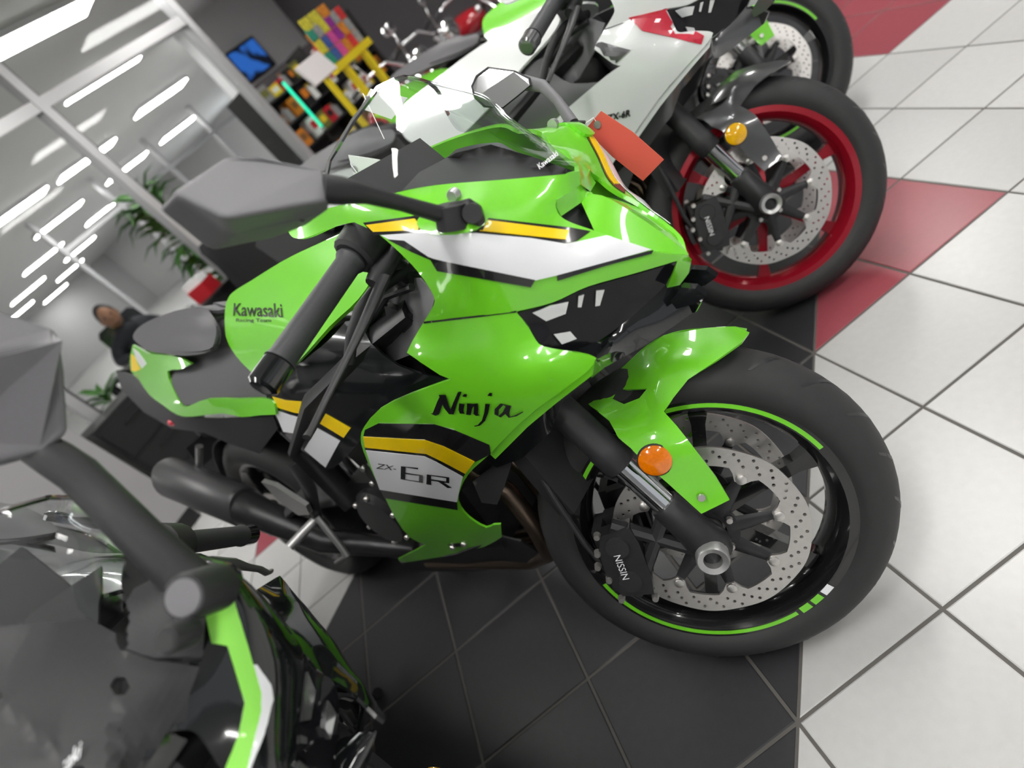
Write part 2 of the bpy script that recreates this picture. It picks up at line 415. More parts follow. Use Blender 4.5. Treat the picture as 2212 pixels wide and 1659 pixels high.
# glass partition: mullions 1.49 m apart, one transom
XG = -3.58
part = struct(empty('window_1', (XG, 2.0, 0))); part['label'] = 'aluminium framed glass partition'
for k in range(-3, 4):
    y = 2.49 + 1.49 * (k - 2)
    if y > 4.1: continue
    MB().box((0, y - 2.0, 1.5), (0.11, 0.065, 3.0)).build('mullion', FRAME, part)
    MB().box((0.02, y - 2.0 + 0.047, 1.5), (0.03, 0.012, 3.0)).build('glazing_bead', W_DARK, part)
ys = [2.49 + 1.49 * (k - 2) for k in range(-3, 4)]; ys = [y for y in ys if y < 4.1]
for a, b in zip(ys[:-1], ys[1:]):
    MB().box((0, (a + b) / 2 - 2.0, 2.28), (0.10, 1.42, 0.075)).build('transom', FRAME, part)
    MB().box((0, (a + b) / 2 - 2.0, 1.14), (0.008, 1.41, 2.2)).build('pane', PANE, part)
    MB().box((0, (a + b) / 2 - 2.0, 2.66), (0.008, 1.41, 0.66)).build('pane', PANE, part)
    MB().box((0, (a + b) / 2 - 2.0, 0.02), (0.10, 1.42, 0.04)).build('sill', FRAME, part)
# second partition deeper in the hall
part2 = struct(empty('window_2', (-11.8, 8.8, 0)))
for y in (5.09, 6.58, 8.07, 9.55, 11.04):
    MB().box((0, y - 8.8, 1.5), (0.10, 0.07, 3.0)).build('mullion', FRAME, part2)
MB().box((0, -0.73, 2.30), (0.09, 5.95, 0.07)).build('transom', FRAME, part2)
# daylit shop window in the hall side wall
win = struct(empty('window_3', (-14.6, 13.88, 0)))
DAY = mat('daylight_pane', (0.95, 0.98, 1.0), 0.4, emit=6.0)
MB().box((0, 0, 1.35), (1.5, 0.02, 1.5)).build('pane', DAY, win)
MB().box((0, -0.02, 2.13), (1.62, 0.05, 0.06)).build('frame', FRAME, win); MB().box((0, -0.02, 0.57), (1.62, 0.05, 0.06)).build('frame', FRAME, win)
# linear ceiling lamps
LAMP = mat('lamp_diffuser', (1.0, 0.985, 0.95), 0.4, emit=LAMP_POWER)
LBODY = mat('lamp_body', (0.75, 0.75, 0.75), 0.5)
lb = MB().box((0, 0, 0.035), (0.34, 1.24, 0.05)).mesh('lamp_body', LBODY); ld = MB().box((0, 0, 0.004), (0.30, 1.20, 0.012)).mesh('diffuser', LAMP)
LP = [(-4.5, 3.5, 'above the glass partition'), (-6.5, 5.05, 'just behind the glass partition'), (-6.8, 7.3, 'above the wall screen')]
LP += [(x, y, 'far down the hall beyond the glass') for x, y in ()]
ROWS = ((-10.0, (4.4, 5.9)), (-9.3, (7.4,)), (-13.3, (6.2, 8.2, 10.0)), (-17.0, (6.7, 8.8)), (-21.0, (7.1, 9.2)), (-25.1, (7.6, 10.0)), (-29.6, (10.5,)))
ORD = ('first', 'second', 'third', 'fourth', 'fifth', 'sixth', 'seventh')
LP += [(x, y, 'beyond the glass, %s row back, %s' % (ORD[a], ('left one', 'middle one', 'right one')[q] if len(yy) > 1 else 'single')) for a, (x, yy) in enumerate(ROWS) for q, y in enumerate(yy)]
LP += [(x, y, 'added out of view to brighten the hall, counter side, %s row, %s' % (ORD[a], ('inner one', 'outer one')[b])) for a, x in enumerate((-8.0, -13.0, -18.0, -23.0, -27.5)) for b, y in enumerate((-1.5, -4.5))]  # extra lamps out of view, added to lift the brightness of the hall
far_l = {}
LP += [(x, y, 'above the bikes, %s row from the partition, %s from the counter side' % (ORD[a], ORD[b])) for a, x in enumerate((-1.9, 0.8, 3.5)) for b, y in enumerate((-2.9, -0.3, 2.3, 4.9))]
for x, y, wh in LP:
    rt = empty('ceiling_lamp', (x, y, H_CEIL - 0.062)); 
    a = bpy.data.objects.new('lamp_body', lb); COL.objects.link(a); a.parent = rt
    b = bpy.data.objects.new('diffuser', ld); COL.objects.link(b); b.parent = rt
    tag(rt, 'white ceiling lamp ' + wh, 'lamp', 'linear ceiling lamps')
# ------------------------------------------------------------------ the bike, measured on the nearest one and shared by all four
BIKE = empty('sport_motorcycle'); BIKE.matrix_world = POSE_A.matrix()
PA = POSE_A
FA = np.array([0, 0, 0.298])                       # front axle, bars straight
RA = np.array([-1.40, 0, 0.335])                   # rear axle
def stf(mb): return mb.xf(PA.st)                   # turn a part with the bars
def forkpt(L, y, dx=0.0): return FA + AX * L + np.array([dx, y, 0])

# --- front wheel -----------------------------------------------------
def rim_part(c, halfw, fn, name, parent):
    p = [(0.229, -halfw), (0.214, -halfw), (0.207, -halfw + 0.010), (0.199, -halfw + 0.022), (0.196, 0), (0.199, halfw - 0.022), (0.207, halfw - 0.010), (0.214, halfw), (0.229, halfw), (0.224, halfw - 0.01), (0.206, 0), (0.224, -halfw + 0.01)]
    mb = MB().lathe(p, c, 64, close=True)
    mb.lathe([(0.020, -0.055), (0.036, -0.055), (0.040, -0.02), (0.040, 0.02), (0.036, 0.055), (0.020, 0.055)], c, 24, close=True)
    return fn(mb).build(name, RIMB, parent)
def tyre_part(c, prof, fn, parent, grooves):
    P = prof + [(r, -y) for r, y in prof[-2::-1]] if prof[0][1] != 0 else [(r, -y) for r, y in prof[::-1]] + prof[1:]
    t = fn(MB().lathe(P, c, 72)).build('tyre', RUBBER, parent)
    mb = MB(); R0 = prof[0][0]; w = prof[3][1]
    for k in range(grooves):            # tread sipes as narrow dark strips let into the crown
        for sd in (-1, 1):
            a = 2 * math.pi * (k + (0.5 if sd > 0 else 0)) / grooves; q = []
            for j in range(5):
                f = j / 4; y = sd * (0.10 * w + f * 0.9 * w); aa = a + 0.16 * f
                rr = np.interp(abs(y), [p[1] for p in prof], [p[0] for p in prof]) + 0.0006
                for e in (-0.0055, 0.0055): q.append((c[0] + rr * math.cos(aa + e / rr * (1 - 0.5 * f)), c[1] + y, c[2] + rr * math.sin(aa + e / rr * (1 - 0.5 * f))))
            mb.add(q, [(2 * j, 2 * j + 1, 2 * j + 3, 2 * j + 2) for j in range(4)])
    fn(mb).build('tread_groove', DARKM, parent)
    return t
def spokes(c, n, fn, parent, ph=0.0):
    for k in range(n):
        a = ph + 2 * math.pi * k / n; mb = MB(); d_ = np.array([math.cos(a), 0, math.sin(a)]); t_ = np.array([-math.sin(a), 0, math.cos(a)]); vs = []
        for r_, w_, h_ in ((0.030, 0.016, 0.022), (0.10, 0.011, 0.016), (0.17, 0.011, 0.014), (0.205, 0.018, 0.016)):
            for sw, sh in ((-1, -1), (1, -1), (1, 1), (-1, 1)): vs.append(c + d_ * r_ + t_ * w_ * sw + np.array([0, h_ * sh, 0]))
        mb.add(vs, [(i * 4 + j, i * 4 + (j + 1) % 4, i * 4 + 4 + (j + 1) % 4, i * 4 + 4 + j) for i in range(3) for j in range(4)], False)
        fn(mb).build('spoke', RIMB, parent)
def brake_disc(c, y, R0, R1, fn, parent, tabs=8, th=0.0045, rows=3):
    """drilled rotor: outer ring with inward tabs, real holes"""
    n = 96; out = []; inn = []
    for k in range(n):
        a = 2 * math.pi * k / n; out.append((1000 * (R0 + 0.0008 * math.cos(10 * a)) * math.cos(a), 1000 * (R0 + 0.0008 * math.cos(10 * a)) * math.sin(a)))
    for k in range(n):
        a = 2 * math.pi * k / n; m_ = math.cos(tabs * a / 1.0); rr = R1 - (0.020 if m_ > 0.72 else (0.020 * max(0, (m_ - 0.35) / 0.37) if m_ > 0.35 else 0))
        inn.append((1000 * rr * math.cos(a), 1000 * rr * math.sin(a)))
    holes = [inn]
    for q in range(rows):
        for k in range(30):
            a = 2 * math.pi * (k + q * 0.34) / 30; r_ = 1000 * (R1 + (R0 - R1) * (0.26 + 0.25 * q)); hr = 3.0
            holes.append([(r_ * math.cos(a) + hr * math.cos(b), r_ * math.sin(a) + hr * math.sin(b)) for b in np.arange(0, 6.28, 6.2832 / 6)])
    P, F = fill(out, holes, 60)
    vs = [(p[0] / 1000 + c[0], y - th / 2, p[1] / 1000 + c[2]) for p in P] + [(p[0] / 1000 + c[0], y + th / 2, p[1] / 1000 + c[2]) for p in P]
    m = len(P); ec = {}
    for f in F:
        for i in range(3): e = (f[i], f[(i + 1) % 3]); ec.setdefault(tuple(sorted(e)), []).append(e)
    fs = list(F) + [tuple(i + m for i in f[::-1]) for f in F] + [(e[0][1], e[0][0], e[0][0] + m, e[0][1] + m) for e in ec.values() if len(e) == 1]
    ob = fn(MB().add(vs, fs, False)).build('brake_disc', STEEL, parent)
    sg = -1 if y < 0 else 1
    mb = MB()
    for k in range(tabs):
        a = 2 * math.pi * k / tabs; d_ = np.array([math.cos(a), 0, math.sin(a)]); p0 = np.array([c[0], y - sg * 0.004, c[2]])
        mb.tube([p0 + d_ * 0.036, p0 + d_ * (R1 - 0.018)], [0.016, 0.008], 8, flat=0.35, upv=(0, 1, 0))
    mb.lathe([(0.030, -0.006), (0.050, -0.006), (0.050, 0.006), (0.030, 0.006)], (c[0], y - sg * 0.006, c[2]), 32, close=True)
    fn(mb).build('disc_carrier', DARKM, parent)
    for k in range(tabs):
        a = 2 * math.pi * k / tabs; r_ = R1 - 0.012; p0 = np.array([c[0] + r_ * math.cos(a), y - 0.006, c[2] + r_ * math.sin(a)])
        mb = MB().lathe([(0.0, -0.002), (0.004, -0.002), (0.0085, 0.0), (0.0085, 0.012), (0.0, 0.014)], p0, 12)
        fn(mb).build('disc_bobbin', STEEL, parent)
    for k in range(5):
        a = 2 * math.pi * (k + 0.3) / 5; p0 = np.array([c[0] + 0.042 * math.cos(a), y + sg * 0.002, c[2] + 0.042 * math.sin(a)])
        fn(MB().cyl(p0, p0 + np.array([0, sg * 0.007, 0]), 0.006, 0.005, 10)).build('disc_bolt', STEEL, parent)
    return ob
FTYRE = [(0.299, 0), (0.297, 0.015), (0.290, 0.032), (0.279, 0.047), (0.264, 0.058), (0.249, 0.061), (0.236, 0.058), (0.226, 0.050)]
RTYRE = [(0.325, 0), (0.322, 0.025), (0.312, 0.050), (0.293, 0.074), (0.268, 0.088), (0.249, 0.090), (0.236, 0.083), (0.226, 0.072)]
fw = rim_part(FA, 0.052, stf, 'front_wheel', BIKE); fw['label'] = 'front wheel with drilled brake discs'
tyre_part(FA, FTYRE, stf, fw, 22); spokes(FA, 6, stf, fw, 0.25)
for y in (-0.068, 0.068): brake_disc(FA, y, 0.156, 0.124, stf, fw, tabs=8)
for a0, a1 in ((math.radians(22), math.radians(143)), (math.radians(196), math.radians(292))):
    for sd in (-1, 1):
        stf(MB().lathe([(0.2165, sd * 0.0528), (0.2235, sd * 0.0528), (0.2235, sd * 0.0515), (0.2165, sd * 0.0515)], FA, 40, a0, a1, close=True)).build('rim_stripe', GREEN, fw)
for k in range(3):
    stf(MB().lathe([(0.214, -0.0528), (0.226, -0.0528), (0.226, -0.0515), (0.214, -0.0515)], FA, 4, math.radians(294 + 6.5 * k), math.radians(299 + 6.5 * k), close=True)).build('rim_stripe', GREEN if k < 2 else WHITED, fw)
stf(MB().lathe([(0.0, -0.128), (0.013, -0.128), (0.0145, -0.144), (0.023, -0.147), (0.0255, -0.143), (0.0255, -0.10), (0.02, 0.10), (0.0, 0.10)], FA, 24)).build('axle_end', ALU, fw)

# --- fork ------------------------------------------------------------
for sd in (-1, 1):
    y = sd * 0.103
    leg = stf(MB().tube([forkpt(0.195, y), forkpt(0.20, y), forkpt(0.235, y), forkpt(0.24, y), forkpt(0.64, y)], [0.026, 0.029, 0.029, 0.0265, 0.0265], 20)).build('fork_leg', PLASTIC, BIKE)
    stf(MB().tube([forkpt(0.085, y), forkpt(0.22, y)], 0.0205, 20)).build('fork_slider', CHROME, leg)
    stf(MB().tube([forkpt(-0.022, y), forkpt(0.0, y), forkpt(0.04, y), forkpt(0.098, y), forkpt(0.104, y)], [0.026, 0.035, 0.029, 0.027, 0.024], 18)).build('axle_clamp', DARKM, leg)
    stf(MB().cyl(forkpt(0.64, y), forkpt(0.652, y), 0.022, 0.020, 20)).build('fork_cap', ALU, leg)
mb = MB()
for L, th in ((0.60, 0.03), (0.44, 0.04)):
    mb.prism([forkpt(L, -0.14, 0.01), forkpt(L, -0.10, 0.045), forkpt(L, 0.10, 0.045), forkpt(L, 0.14, 0.01), forkpt(L, 0.10, -0.035), forkpt(L, 0.04, -0.085), forkpt(L, -0.04, -0.085), forkpt(L, -0.10, -0.035)], AX * th)
stf(mb).build('triple_clamp', DARKM, BIKE)
k_ = stf(MB().lathe([(0.0, 0), (0.019, 0), (0.021, 0.02), (0.016, 0.03), (0.0, 0.03)], (0, 0, 0), 20).xf(lambda q: forkpt(0.62, 0, -0.045) + AX * q[1] + np.array([q[0], q[2], 0]))).build('ignition_switch', PLASTIC, BIKE)

# --- calipers --------------------------------------------------------
def caliper(sd):
    c0_ = FA; ang = math.radians(176); u = np.array([math.cos(ang), 0, math.sin(ang)]); t_ = np.array([-math.sin(ang), 0, math.cos(ang)])
    R3 = np.stack([u, np.array([0, 1, 0]), t_], 1); ctr = c0_ + u * 0.142; y0 = sd * 0.068
    mb = MB()
    for yy, wd in ((y0 + sd * 0.030, 0.030), (y0 - sd * 0.026, 0.024)):
        prof = [(-0.030, -0.066), (0.022, -0.060), (0.034, -0.030), (0.036, 0.030), (0.022, 0.060), (-0.030, 0.066), (-0.036, 0.035), (-0.036, -0.035)]
        mb.prism([R3 @ np.array([a, 0, b]) + ctr + np.array([0, yy - wd / 2, 0]) for a, b in prof], (0, wd, 0))
    mb.box(ctr + u * 0.030 + np.array([0, y0, 0]), (0.016, 0.06, 0.12), R3)
    ob = stf(mb).build('brake_caliper', DARKM, BIKE)
    for b in (-0.034, 0.034):
        p = ctr + t_ * b + np.array([0, y0 + sd * 0.044, 0]); stf(MB().cyl(p, p + np.array([0, sd * 0.006, 0]), 0.021, 0.019, 18)).build('piston_cap', PLASTIC, ob)
    mb = MB().tube([ctr - t_ * 0.07 + np.array([0, y0 + sd * 0.03, 0]), forkpt(0.00, y0 + sd * 0.032) + u * 0.03, forkpt(0.015, y0 + sd * 0.03)], 0.012, 8)
    mb.tube([ctr + t_ * 0.068 + np.array([0, y0 + sd * 0.03, 0]), forkpt(0.095, y0 + sd * 0.032)], 0.012, 8)
    stf(mb).build('caliper_bracket', DARKM, ob)
    for q, e in ((0.026, 0.066), (0.034, 0.024), (0.036, -0.030), (0.026, -0.062), (0.044, -0.005), (-0.03, 0.074)):
        p = ctr + u * q + t_ * e + np.array([0, y0 + sd * 0.040, 0]); stf(MB().cyl(p, p + np.array([0, sd * 0.010, 0]), 0.0065, 0.005, 10)).build('caliper_bolt', STEEL, ob)
    if sd < 0:
        tv, tf = text_mesh('NISSIN'); A = np.array(tv); A = (A - A.mean(0)) * 0.017
        stf(MB().add([ctr + t_ * a + u * (0.004 - b) + np.array([0, y0 - 0.0512, 0]) for a, b in A], tf, False)).build('caliper_lettering', WHITED, ob)
    return ob
for sd in (-1, 1): caliper(sd)
for sd in (-1, 1):
    h0 = FA + np.array([-0.178, sd * 0.10, 0.0])
    stf(MB().tube([h0, h0 + np.array([-0.015, 0, 0.06]), FA + np.array([-0.20, sd * 0.115, 0.16]), FA + np.array([-0.215, sd * 0.10, 0.28]), FA + np.array([-0.23, sd * 0.06, 0.36])], 0.0055, 8)).build('brake_hose', PLASTIC, BIKE)

# --- front mudguard --------------------------------------------------
FEND = [(1619, 718), (1588, 705), (1527, 708), (1434, 724), (1364, 775), (1303, 832), (1263, 864), (1275, 877), (1316, 909), (1336, 946), (1362, 968), (1396, 1003), (1450, 1051), (1515, 1110, 1), (1576, 1080, 1), (1547, 1031), (1486, 950), (1462, 920), (1434, 889, 1), (1454, 860), (1486, 820), (1547, 779), (1604, 738)]
FENDY = tps([(1619, 718, -0.012), (1588, 705, 0), (1527, 708, 0), (1434, 724, 0), (1364, 775, 0), (1303, 832, 0), (1263, 864, -0.005), (1275, 877, -0.05), (1316, 909, -0.095), (1336, 946, -0.118), (1362, 968, -0.132), (1450, 1051, -0.137), (1515, 1110, -0.137), (1576, 1080, -0.137), (1486, 950, -0.137), (1434, 889, -0.105), (1454, 860, -0.09), (1486, 820, -0.08), (1547, 779, -0.07), (1604, 738, -0.04), (1500, 760, -0.055), (1400, 800, -0.06), (1420, 940, -0.134), (1360, 880, -0.085)])
VENT = [(1320, 860), (1340, 841), (1397, 840), (1381, 860), (1348, 873)]
fend = panel('front_fender', PA, FEND, FENDY, GREEN, BIKE, holes=[VENT], st=1, mirror='join', step=18)[0]
panel('fender_vent', PA, [(1314, 862), (1336, 837), (1403, 836), (1385, 864), (1346, 878)], FENDY, PLASTIC, fend, st=1, off=0.012, mirror='split', step=14)
def disc_on(pose, u, v, y, r_, h_, name, material, parent, st=1, both=True, n=28):
    for sd in ((-1, 1) if both else (-1,)):
        dr = ROT.T @ np.array([(u - CX) / FPX, (v - CY) / FPX, 1.0]); o = pose.M.T @ (CAM - pose.t); q = pose.M.T @ dr
        if st: o = pose.Ms.T @ (o - AP) + AP; q = pose.Ms.T @ q
        p = o + q * ((y - o[1]) / q[1]); p = np.array([p[0], p[1] * (1 if sd < 0 else -1), p[2]])
        mb = MB().lathe([(0.0, -h_), (r_ * 0.86, -h_), (r_, -h_ * 0.6), (r_, 0.0), (0, 0)], (0, 0, 0), n).xf(lambda w_: np.array([w_[0], w_[1] * (1 if sd < 0 else -1), w_[2]]) + p)
        if st: mb.xf(pose.st)
        ob = mb.build(name, material, parent)
disc_on(PA, 1415, 993, -0.139, 0.0245, 0.007, 'reflector', AMBER, BIKE)
disc_on(PA, 1415, 993, -0.138, 0.0268, 0.004, 'reflector_bezel', PLASTIC, fend)
disc_on(PA, 1515, 1074, -0.138, 0.0065, 0.004, 'fender_bolt', STEEL, fend, n=12)

# --- upper cowl ------------------------------------------------------
COWLY = tps([(622, 495, -0.125), (640, 472, -0.115), (720, 447, -0.14), (842, 419, -0.140), (940, 400, -0.108), (1100, 387, -0.060), (1200, 378, -0.025), (1230, 374, -0.014), (1252, 370, 0.0), (1254, 398, 0.0),
             (1203, 431, -0.050), (1202, 447, -0.056), (1211, 466, -0.062), (1235, 481, -0.060), (1290, 500, -0.054), (1350, 522, -0.046), (1400, 540, -0.038), (1452, 549, -0.022), (1482, 549, -0.002), (1488, 590, 0.0), (1468, 616, -0.006), (1441, 622, -0.012), (1464, 563, -0.016), (1380, 590, -0.050), (1270, 620, -0.098), (1195, 655, -0.130), (1115, 673, -0.163),
             (1020, 683, -0.178), (915, 696, -0.190), (935, 640, -0.180), (880, 565, -0.170), (820, 510, -0.160), (765, 480, -0.152), (690, 490, -0.135), (980, 460, -0.160), (1100, 560, -0.155), (1200, 500, -0.086), (1150, 430, -0.074), (1300, 545, -0.075), (1400, 560, -0.042)])
COWL = [(622, 497), (628, 478), (650, 466), (720, 447), (790, 430), (842, 419), (940, 400), (1100, 387), (1200, 378), (1232, 374), (1252, 370, 1), (1254, 398, 1), (1230, 416), (1203, 431, 1), (1201, 447), (1210, 466), (1235, 481), (1290, 500), (1350, 522), (1400, 540), (1452, 549), (1483, 548, 1), (1494, 560, 1), (1488, 590, 1), (1468, 616, 1), (1441, 622, 1), (1455, 590), (1464, 563, 1), (1380, 588), (1270, 619), (1195, 653), (1115, 673, 1), (1020, 684), (915, 696, 1), (936, 660), (937, 640), (915, 603), (880, 562), (820, 508), (765, 480, 1), (720, 490), (665, 512), (635, 514)]
cowl = panel('upper_cowl', PA, COWL, COWLY, GREEN, BIKE, mirror='join', smooth=4, step=18, thick=0.006)[0]
panel('air_scoop_floor', PA, [(1256, 438), (1272, 418), (1300, 422), (1330, 436), (1400, 482), (1450, 518), (1488, 550), (1452, 553), (1400, 544), (1350, 527), (1286, 503)],
      [(1256, 438, -0.012), (1272, 418, 0), (1300, 422, 0), (1330, 436, 0), (1400, 482, 0), (1450, 518, 0), (1488, 550, 0), (1452, 553, -0.02), (1400, 544, -0.036), (1350, 527, -0.044), (1286, 503, -0.048), (1300, 460, -0.022)], GREEN, cowl, mirror='join', step=16)
panel('air_scoop_roof', PA, [(1203, 431), (1230, 416), (1254, 398), (1284, 420), (1258, 436), (1212, 467), (1202, 447)],
      [(1203, 431, -0.054), (1230, 416, -0.028), (1254, 398, 0.0), (1284, 420, 0.0), (1258, 436, -0.012), (1212, 467, -0.058), (1202, 447, -0.056)], GREEN, cowl, off=0.003, mirror='join', step=14)
panel('air_duct_mouth', PA, [(1206, 464), (1268, 428), (1296, 508), (1240, 490)], [(1206, 464, -0.05), (1268, 428, 0.0), (1296, 508, -0.03), (1240, 490, -0.05)], PLASTIC, cowl, off=0.012, mirror='split', step=14)
# headlamps and the dark panels under the nose
panel('headlamp_lens', PA, [(1118, 676, 1), (1195, 655), (1270, 622), (1380, 591), (1462, 566, 1), (1440, 612), (1400, 652), (1345, 700), (1290, 738), (1240, 762, 1), (1172, 747), (1142, 708)],
      LENSY := tps([(1118, 676, -0.163), (1195, 655, -0.128), (1270, 622, -0.096), (1380, 591, -0.048), (1462, 566, -0.016), (1440, 612, -0.014), (1400, 652, -0.030), (1345, 700, -0.062), (1290, 738, -0.094), (1240, 762, -0.125), (1172, 747, -0.160), (1142, 708, -0.158), (1270, 680, -0.095)]), LENS, cowl, mirror='split', smooth=3, step=18)
for poly, y in (([(1150, 676), (1190, 660), (1228, 652), (1222, 678), (1180, 694)], -0.172), ([(1250, 640), (1262, 636), (1256, 664), (1248, 664)], -0.155), ([(1196, 722), (1232, 716), (1246, 732), (1214, 744)], -0.182), ([(1288, 628), (1306, 626), (1296, 660), (1286, 662)], -0.14)):
    panel('lamp_reflector', PA, poly, lambda u, v_: LENSY(u, v_) - 0.003, REFL, cowl, mirror='split', step=12, thick=0.003)
panel('nose_chin', PA, [(1440, 612), (1468, 616), (1524, 638, 1), (1508, 668), (1440, 715), (1386, 750), (1306, 794), (1246, 842), (1212, 872), (1190, 932), (1128, 990), (1074, 1010), (1050, 1000), (1058, 978), (1127, 908), (1188, 860), (1272, 800), (1286, 776), (1236, 760), (1290, 736), (1345, 698), (1400, 650)],
      [(1440, 612, -0.010), (1468, 616, -0.004), (1524, 638, 0.0), (1508, 668, -0.004), (1440, 715, -0.034), (1386, 752, -0.055), (1320, 800, -0.085), (1262, 850, -0.11), (1222, 882, -0.122), (1196, 938, -0.14), (1128, 990, -0.155), (1074, 1010, -0.162), (1050, 1000, -0.170), (1058, 978, -0.174), (1127, 908, -0.174), (1188, 860, -0.168), (1272, 800, -0.156), (1286, 776, -0.155), (1236, 760, -0.125), (1290, 736, -0.094), (1345, 698, -0.062), (1400, 650, -0.030), (1200, 880, -0.150)], BLACKP, BIKE, off=0.006, mirror='split', step=18)
panel('chin_blade', PA, [(1478, 602), (1500, 572), (1530, 574), (1552, 590), (1530, 606), (1490, 618)], lambda u, v_: 0.03, BLACKP, BIKE, mirror='split', step=14, thick=0.012)

# --- windscreen, dash ------------------------------------------------
SCRY = tps([(1252, 370, 0), (1180, 343, 0), (1080, 296, 0), (960, 232, 0), (850, 170, 0), (813, 188, -0.030), (758, 260, -0.088), (708, 345, -0.130), (700, 392, -0.145), (760, 437, -0.145), (842, 418, -0.140), (940, 399, -0.108), (1100, 386, -0.060), (1230, 373, -0.014), (1000, 310, -0.052), (880, 290, -0.088)])
scr = panel('windscreen', PA, [(1252, 370, 1), (1180, 343), (1080, 296), (960, 232), (900, 198), (850, 170, 1), (813, 188), (758, 260), (708, 345), (700, 392), (712, 440), (760, 437), (842, 418), (940, 399), (1100, 386), (1200, 377), (1230, 373)], SCRY, SCREEN, BIKE, mirror='join', smooth=3, step=26, thick=0.003)[0]
panel('screen_trim', PA, [(850, 168), (813, 186), (758, 258), (708, 343), (699, 392), (704, 392), (713, 346), (762, 262), (816, 192), (852, 175)], SCRY, CHROME, scr, mirror='split', thick=0.004, off=-0.001)
panel('dash_cover', PA, [(850, 432), (905, 372), (985, 330), (1060, 312), (1150, 338), (1246, 372), (1200, 382), (1100, 392), (940, 406)], [(850, 432, -0.125), (905, 372, -0.06), (985, 330, 0.0), (1060, 312, 0.0), (1150, 338, 0.0), (1246, 372, 0), (1200, 382, -0.02), (1100, 392, -0.052), (940, 406, -0.10)], PLASTIC, BIKE, off=0.014, mirror='join', step=22)
mb = MB(); c_ = PA.at(905, 372, -0.005); Rm = rodr(np.array([0, 1.0, 0]), math.radians(-28))
mb.box(c_ + np.array([-0.03, 0, 0.0]), (0.02, 0.17, 0.085), Rm); inst = mb.build('instrument', PLASTIC, BIKE)
MB().box(c_ + np.array([-0.041, 0, -0.004]), (0.002, 0.12, 0.066), Rm).build('display', LENS, inst)
lettering('screen_lettering', PA, text_mesh('Kawasaki', 0.2, 0.01), [(1166, 366), (1208, 334), (1200, 324), (1158, 356)], SCRY, WHITED, scr, off=-0.004)

# --- side fairing ----------------------------------------------------
SIDEY = tps([(915, 696, -0.190), (1020, 684, -0.178), (1115, 673, -0.163), (1142, 708, -0.160), (1172, 747, -0.162), (1270, 769, -0.160), (1286, 777, -0.160), (1188, 863, -0.173), (1127, 911, -0.178), (1058, 981, -0.178), (1003, 1035, -0.174), (990, 1075, -0.168), (1003, 1108, -0.158), (1047, 1140, -0.145), (1084, 1150, -0.130), (1047, 1181, -0.115), (982, 1197, -0.110), (864, 1214, -0.110), (921, 1177, -0.130), (885, 1161, -0.145), (852, 1116, -0.160), (828, 1067, -0.175), (807, 1027, -0.185), (783, 970, -0.195), (779, 945, -0.198), (820, 884, -0.202), (885, 852, -0.206), (978, 819, -0.210), (950, 811, -0.214), (879, 762, -0.222), (891, 736, -0.206), (1050, 772, -0.194), (1180, 776, -0.175), (960, 950, -0.195), (920, 1060, -0.18), (1060, 860, -0.198)])
SIDE = [(915, 696, 1), (1020, 684), (1115, 673, 1), (1142, 708), (1158, 735), (1174, 748), (1220, 757), (1270, 768), (1286, 777, 1), (1270, 802), (1188, 863), (1127, 911), (1058, 981), (1023, 1012), (1003, 1038), (992, 1065), (990, 1085), (1003, 1108), (1025, 1127), (1050, 1140), (1066, 1134, 1), (1082, 1133, 1), (1084, 1160, 1), (1047, 1181), (982, 1197), (910, 1210), (866, 1216, 1), (860, 1208, 1), (921, 1177, 1), (885, 1161), (852, 1116), (828, 1067), (807, 1027), (785, 975), (779, 945), (787, 921), (820, 884), (885, 852), (978, 819, 1), (950, 810), (879, 762, 1), (891, 736)]
side = panel('side_fairing', PA, SIDE, SIDEY, GREEN, BIKE, mirror='split', step=20, smooth=2)
mb_seam = panel('fairing_seam', PA, [(915, 695), (1020, 683), (1115, 672), (1115, 675), (1020, 687), (915, 699)], SIDEY, BLACKD, side[0], off=-0.001, mirror=None, thick=0.002)
panel('fairing_lip', PA, [(1286, 777), (1270, 802), (1188, 863), (1127, 911), (1058, 981), (1070, 992), (1140, 922), (1200, 872), (1280, 810)], SIDEY, GREEN, side[0], off=0.004, mirror=None, thick=0.006)
DEC = []        # decals of the green paint scheme
def decal(poly, yf, m_, parent, off=-0.0012, smooth=0):
    DEC.extend(panel('stripe', PA, poly, yf, m_, parent, off=off, thick=0.0008, step=16, mirror='split', smooth=smooth))
decal([(817, 915), (937, 917), (982, 930), (1057, 962), (1060, 981), (1023, 1000), (1015, 998), (958, 968), (917, 954), (784, 946), (788, 929)], SIDEY, BLACKD, side[0])
decal([(784, 944), (917, 951), (958, 965), (1025, 998), (1005, 1024), (958, 999), (921, 981), (788, 967)], SIDEY, YELLOW, side[0], -0.0022)
decal([(787, 965), (921, 979), (958, 997), (1006, 1022), (1000, 1032), (942, 1000), (917, 987), (790, 975)], SIDEY, BLACKD, side[0], -0.0018)
decal([(790, 973), (917, 986), (942, 998), (1000, 1030), (992, 1060), (987, 1085), (820, 1058), (804, 1014)], SIDEY, WHITED, side[0], -0.0022)
decal([(820, 1056), (987, 1083), (988, 1102), (830, 1076)], SIDEY, BLACKD, side[0], -0.0018)
decal([(784, 481), (895, 466), (1040, 469), (1232, 491), (1275, 499), (1246, 520), (1222, 525), (1035, 506), (903, 503), (806, 508)], COWLY, BLACKD, cowl)
decal([(790, 486), (895, 472), (905, 484), (903, 497), (806, 501)], COWLY, YELLOW, cowl, -0.0022)
decal([(1054, 475), (1229, 497), (1222, 517), (1036, 498)], COWLY, YELLOW, cowl, -0.0022)
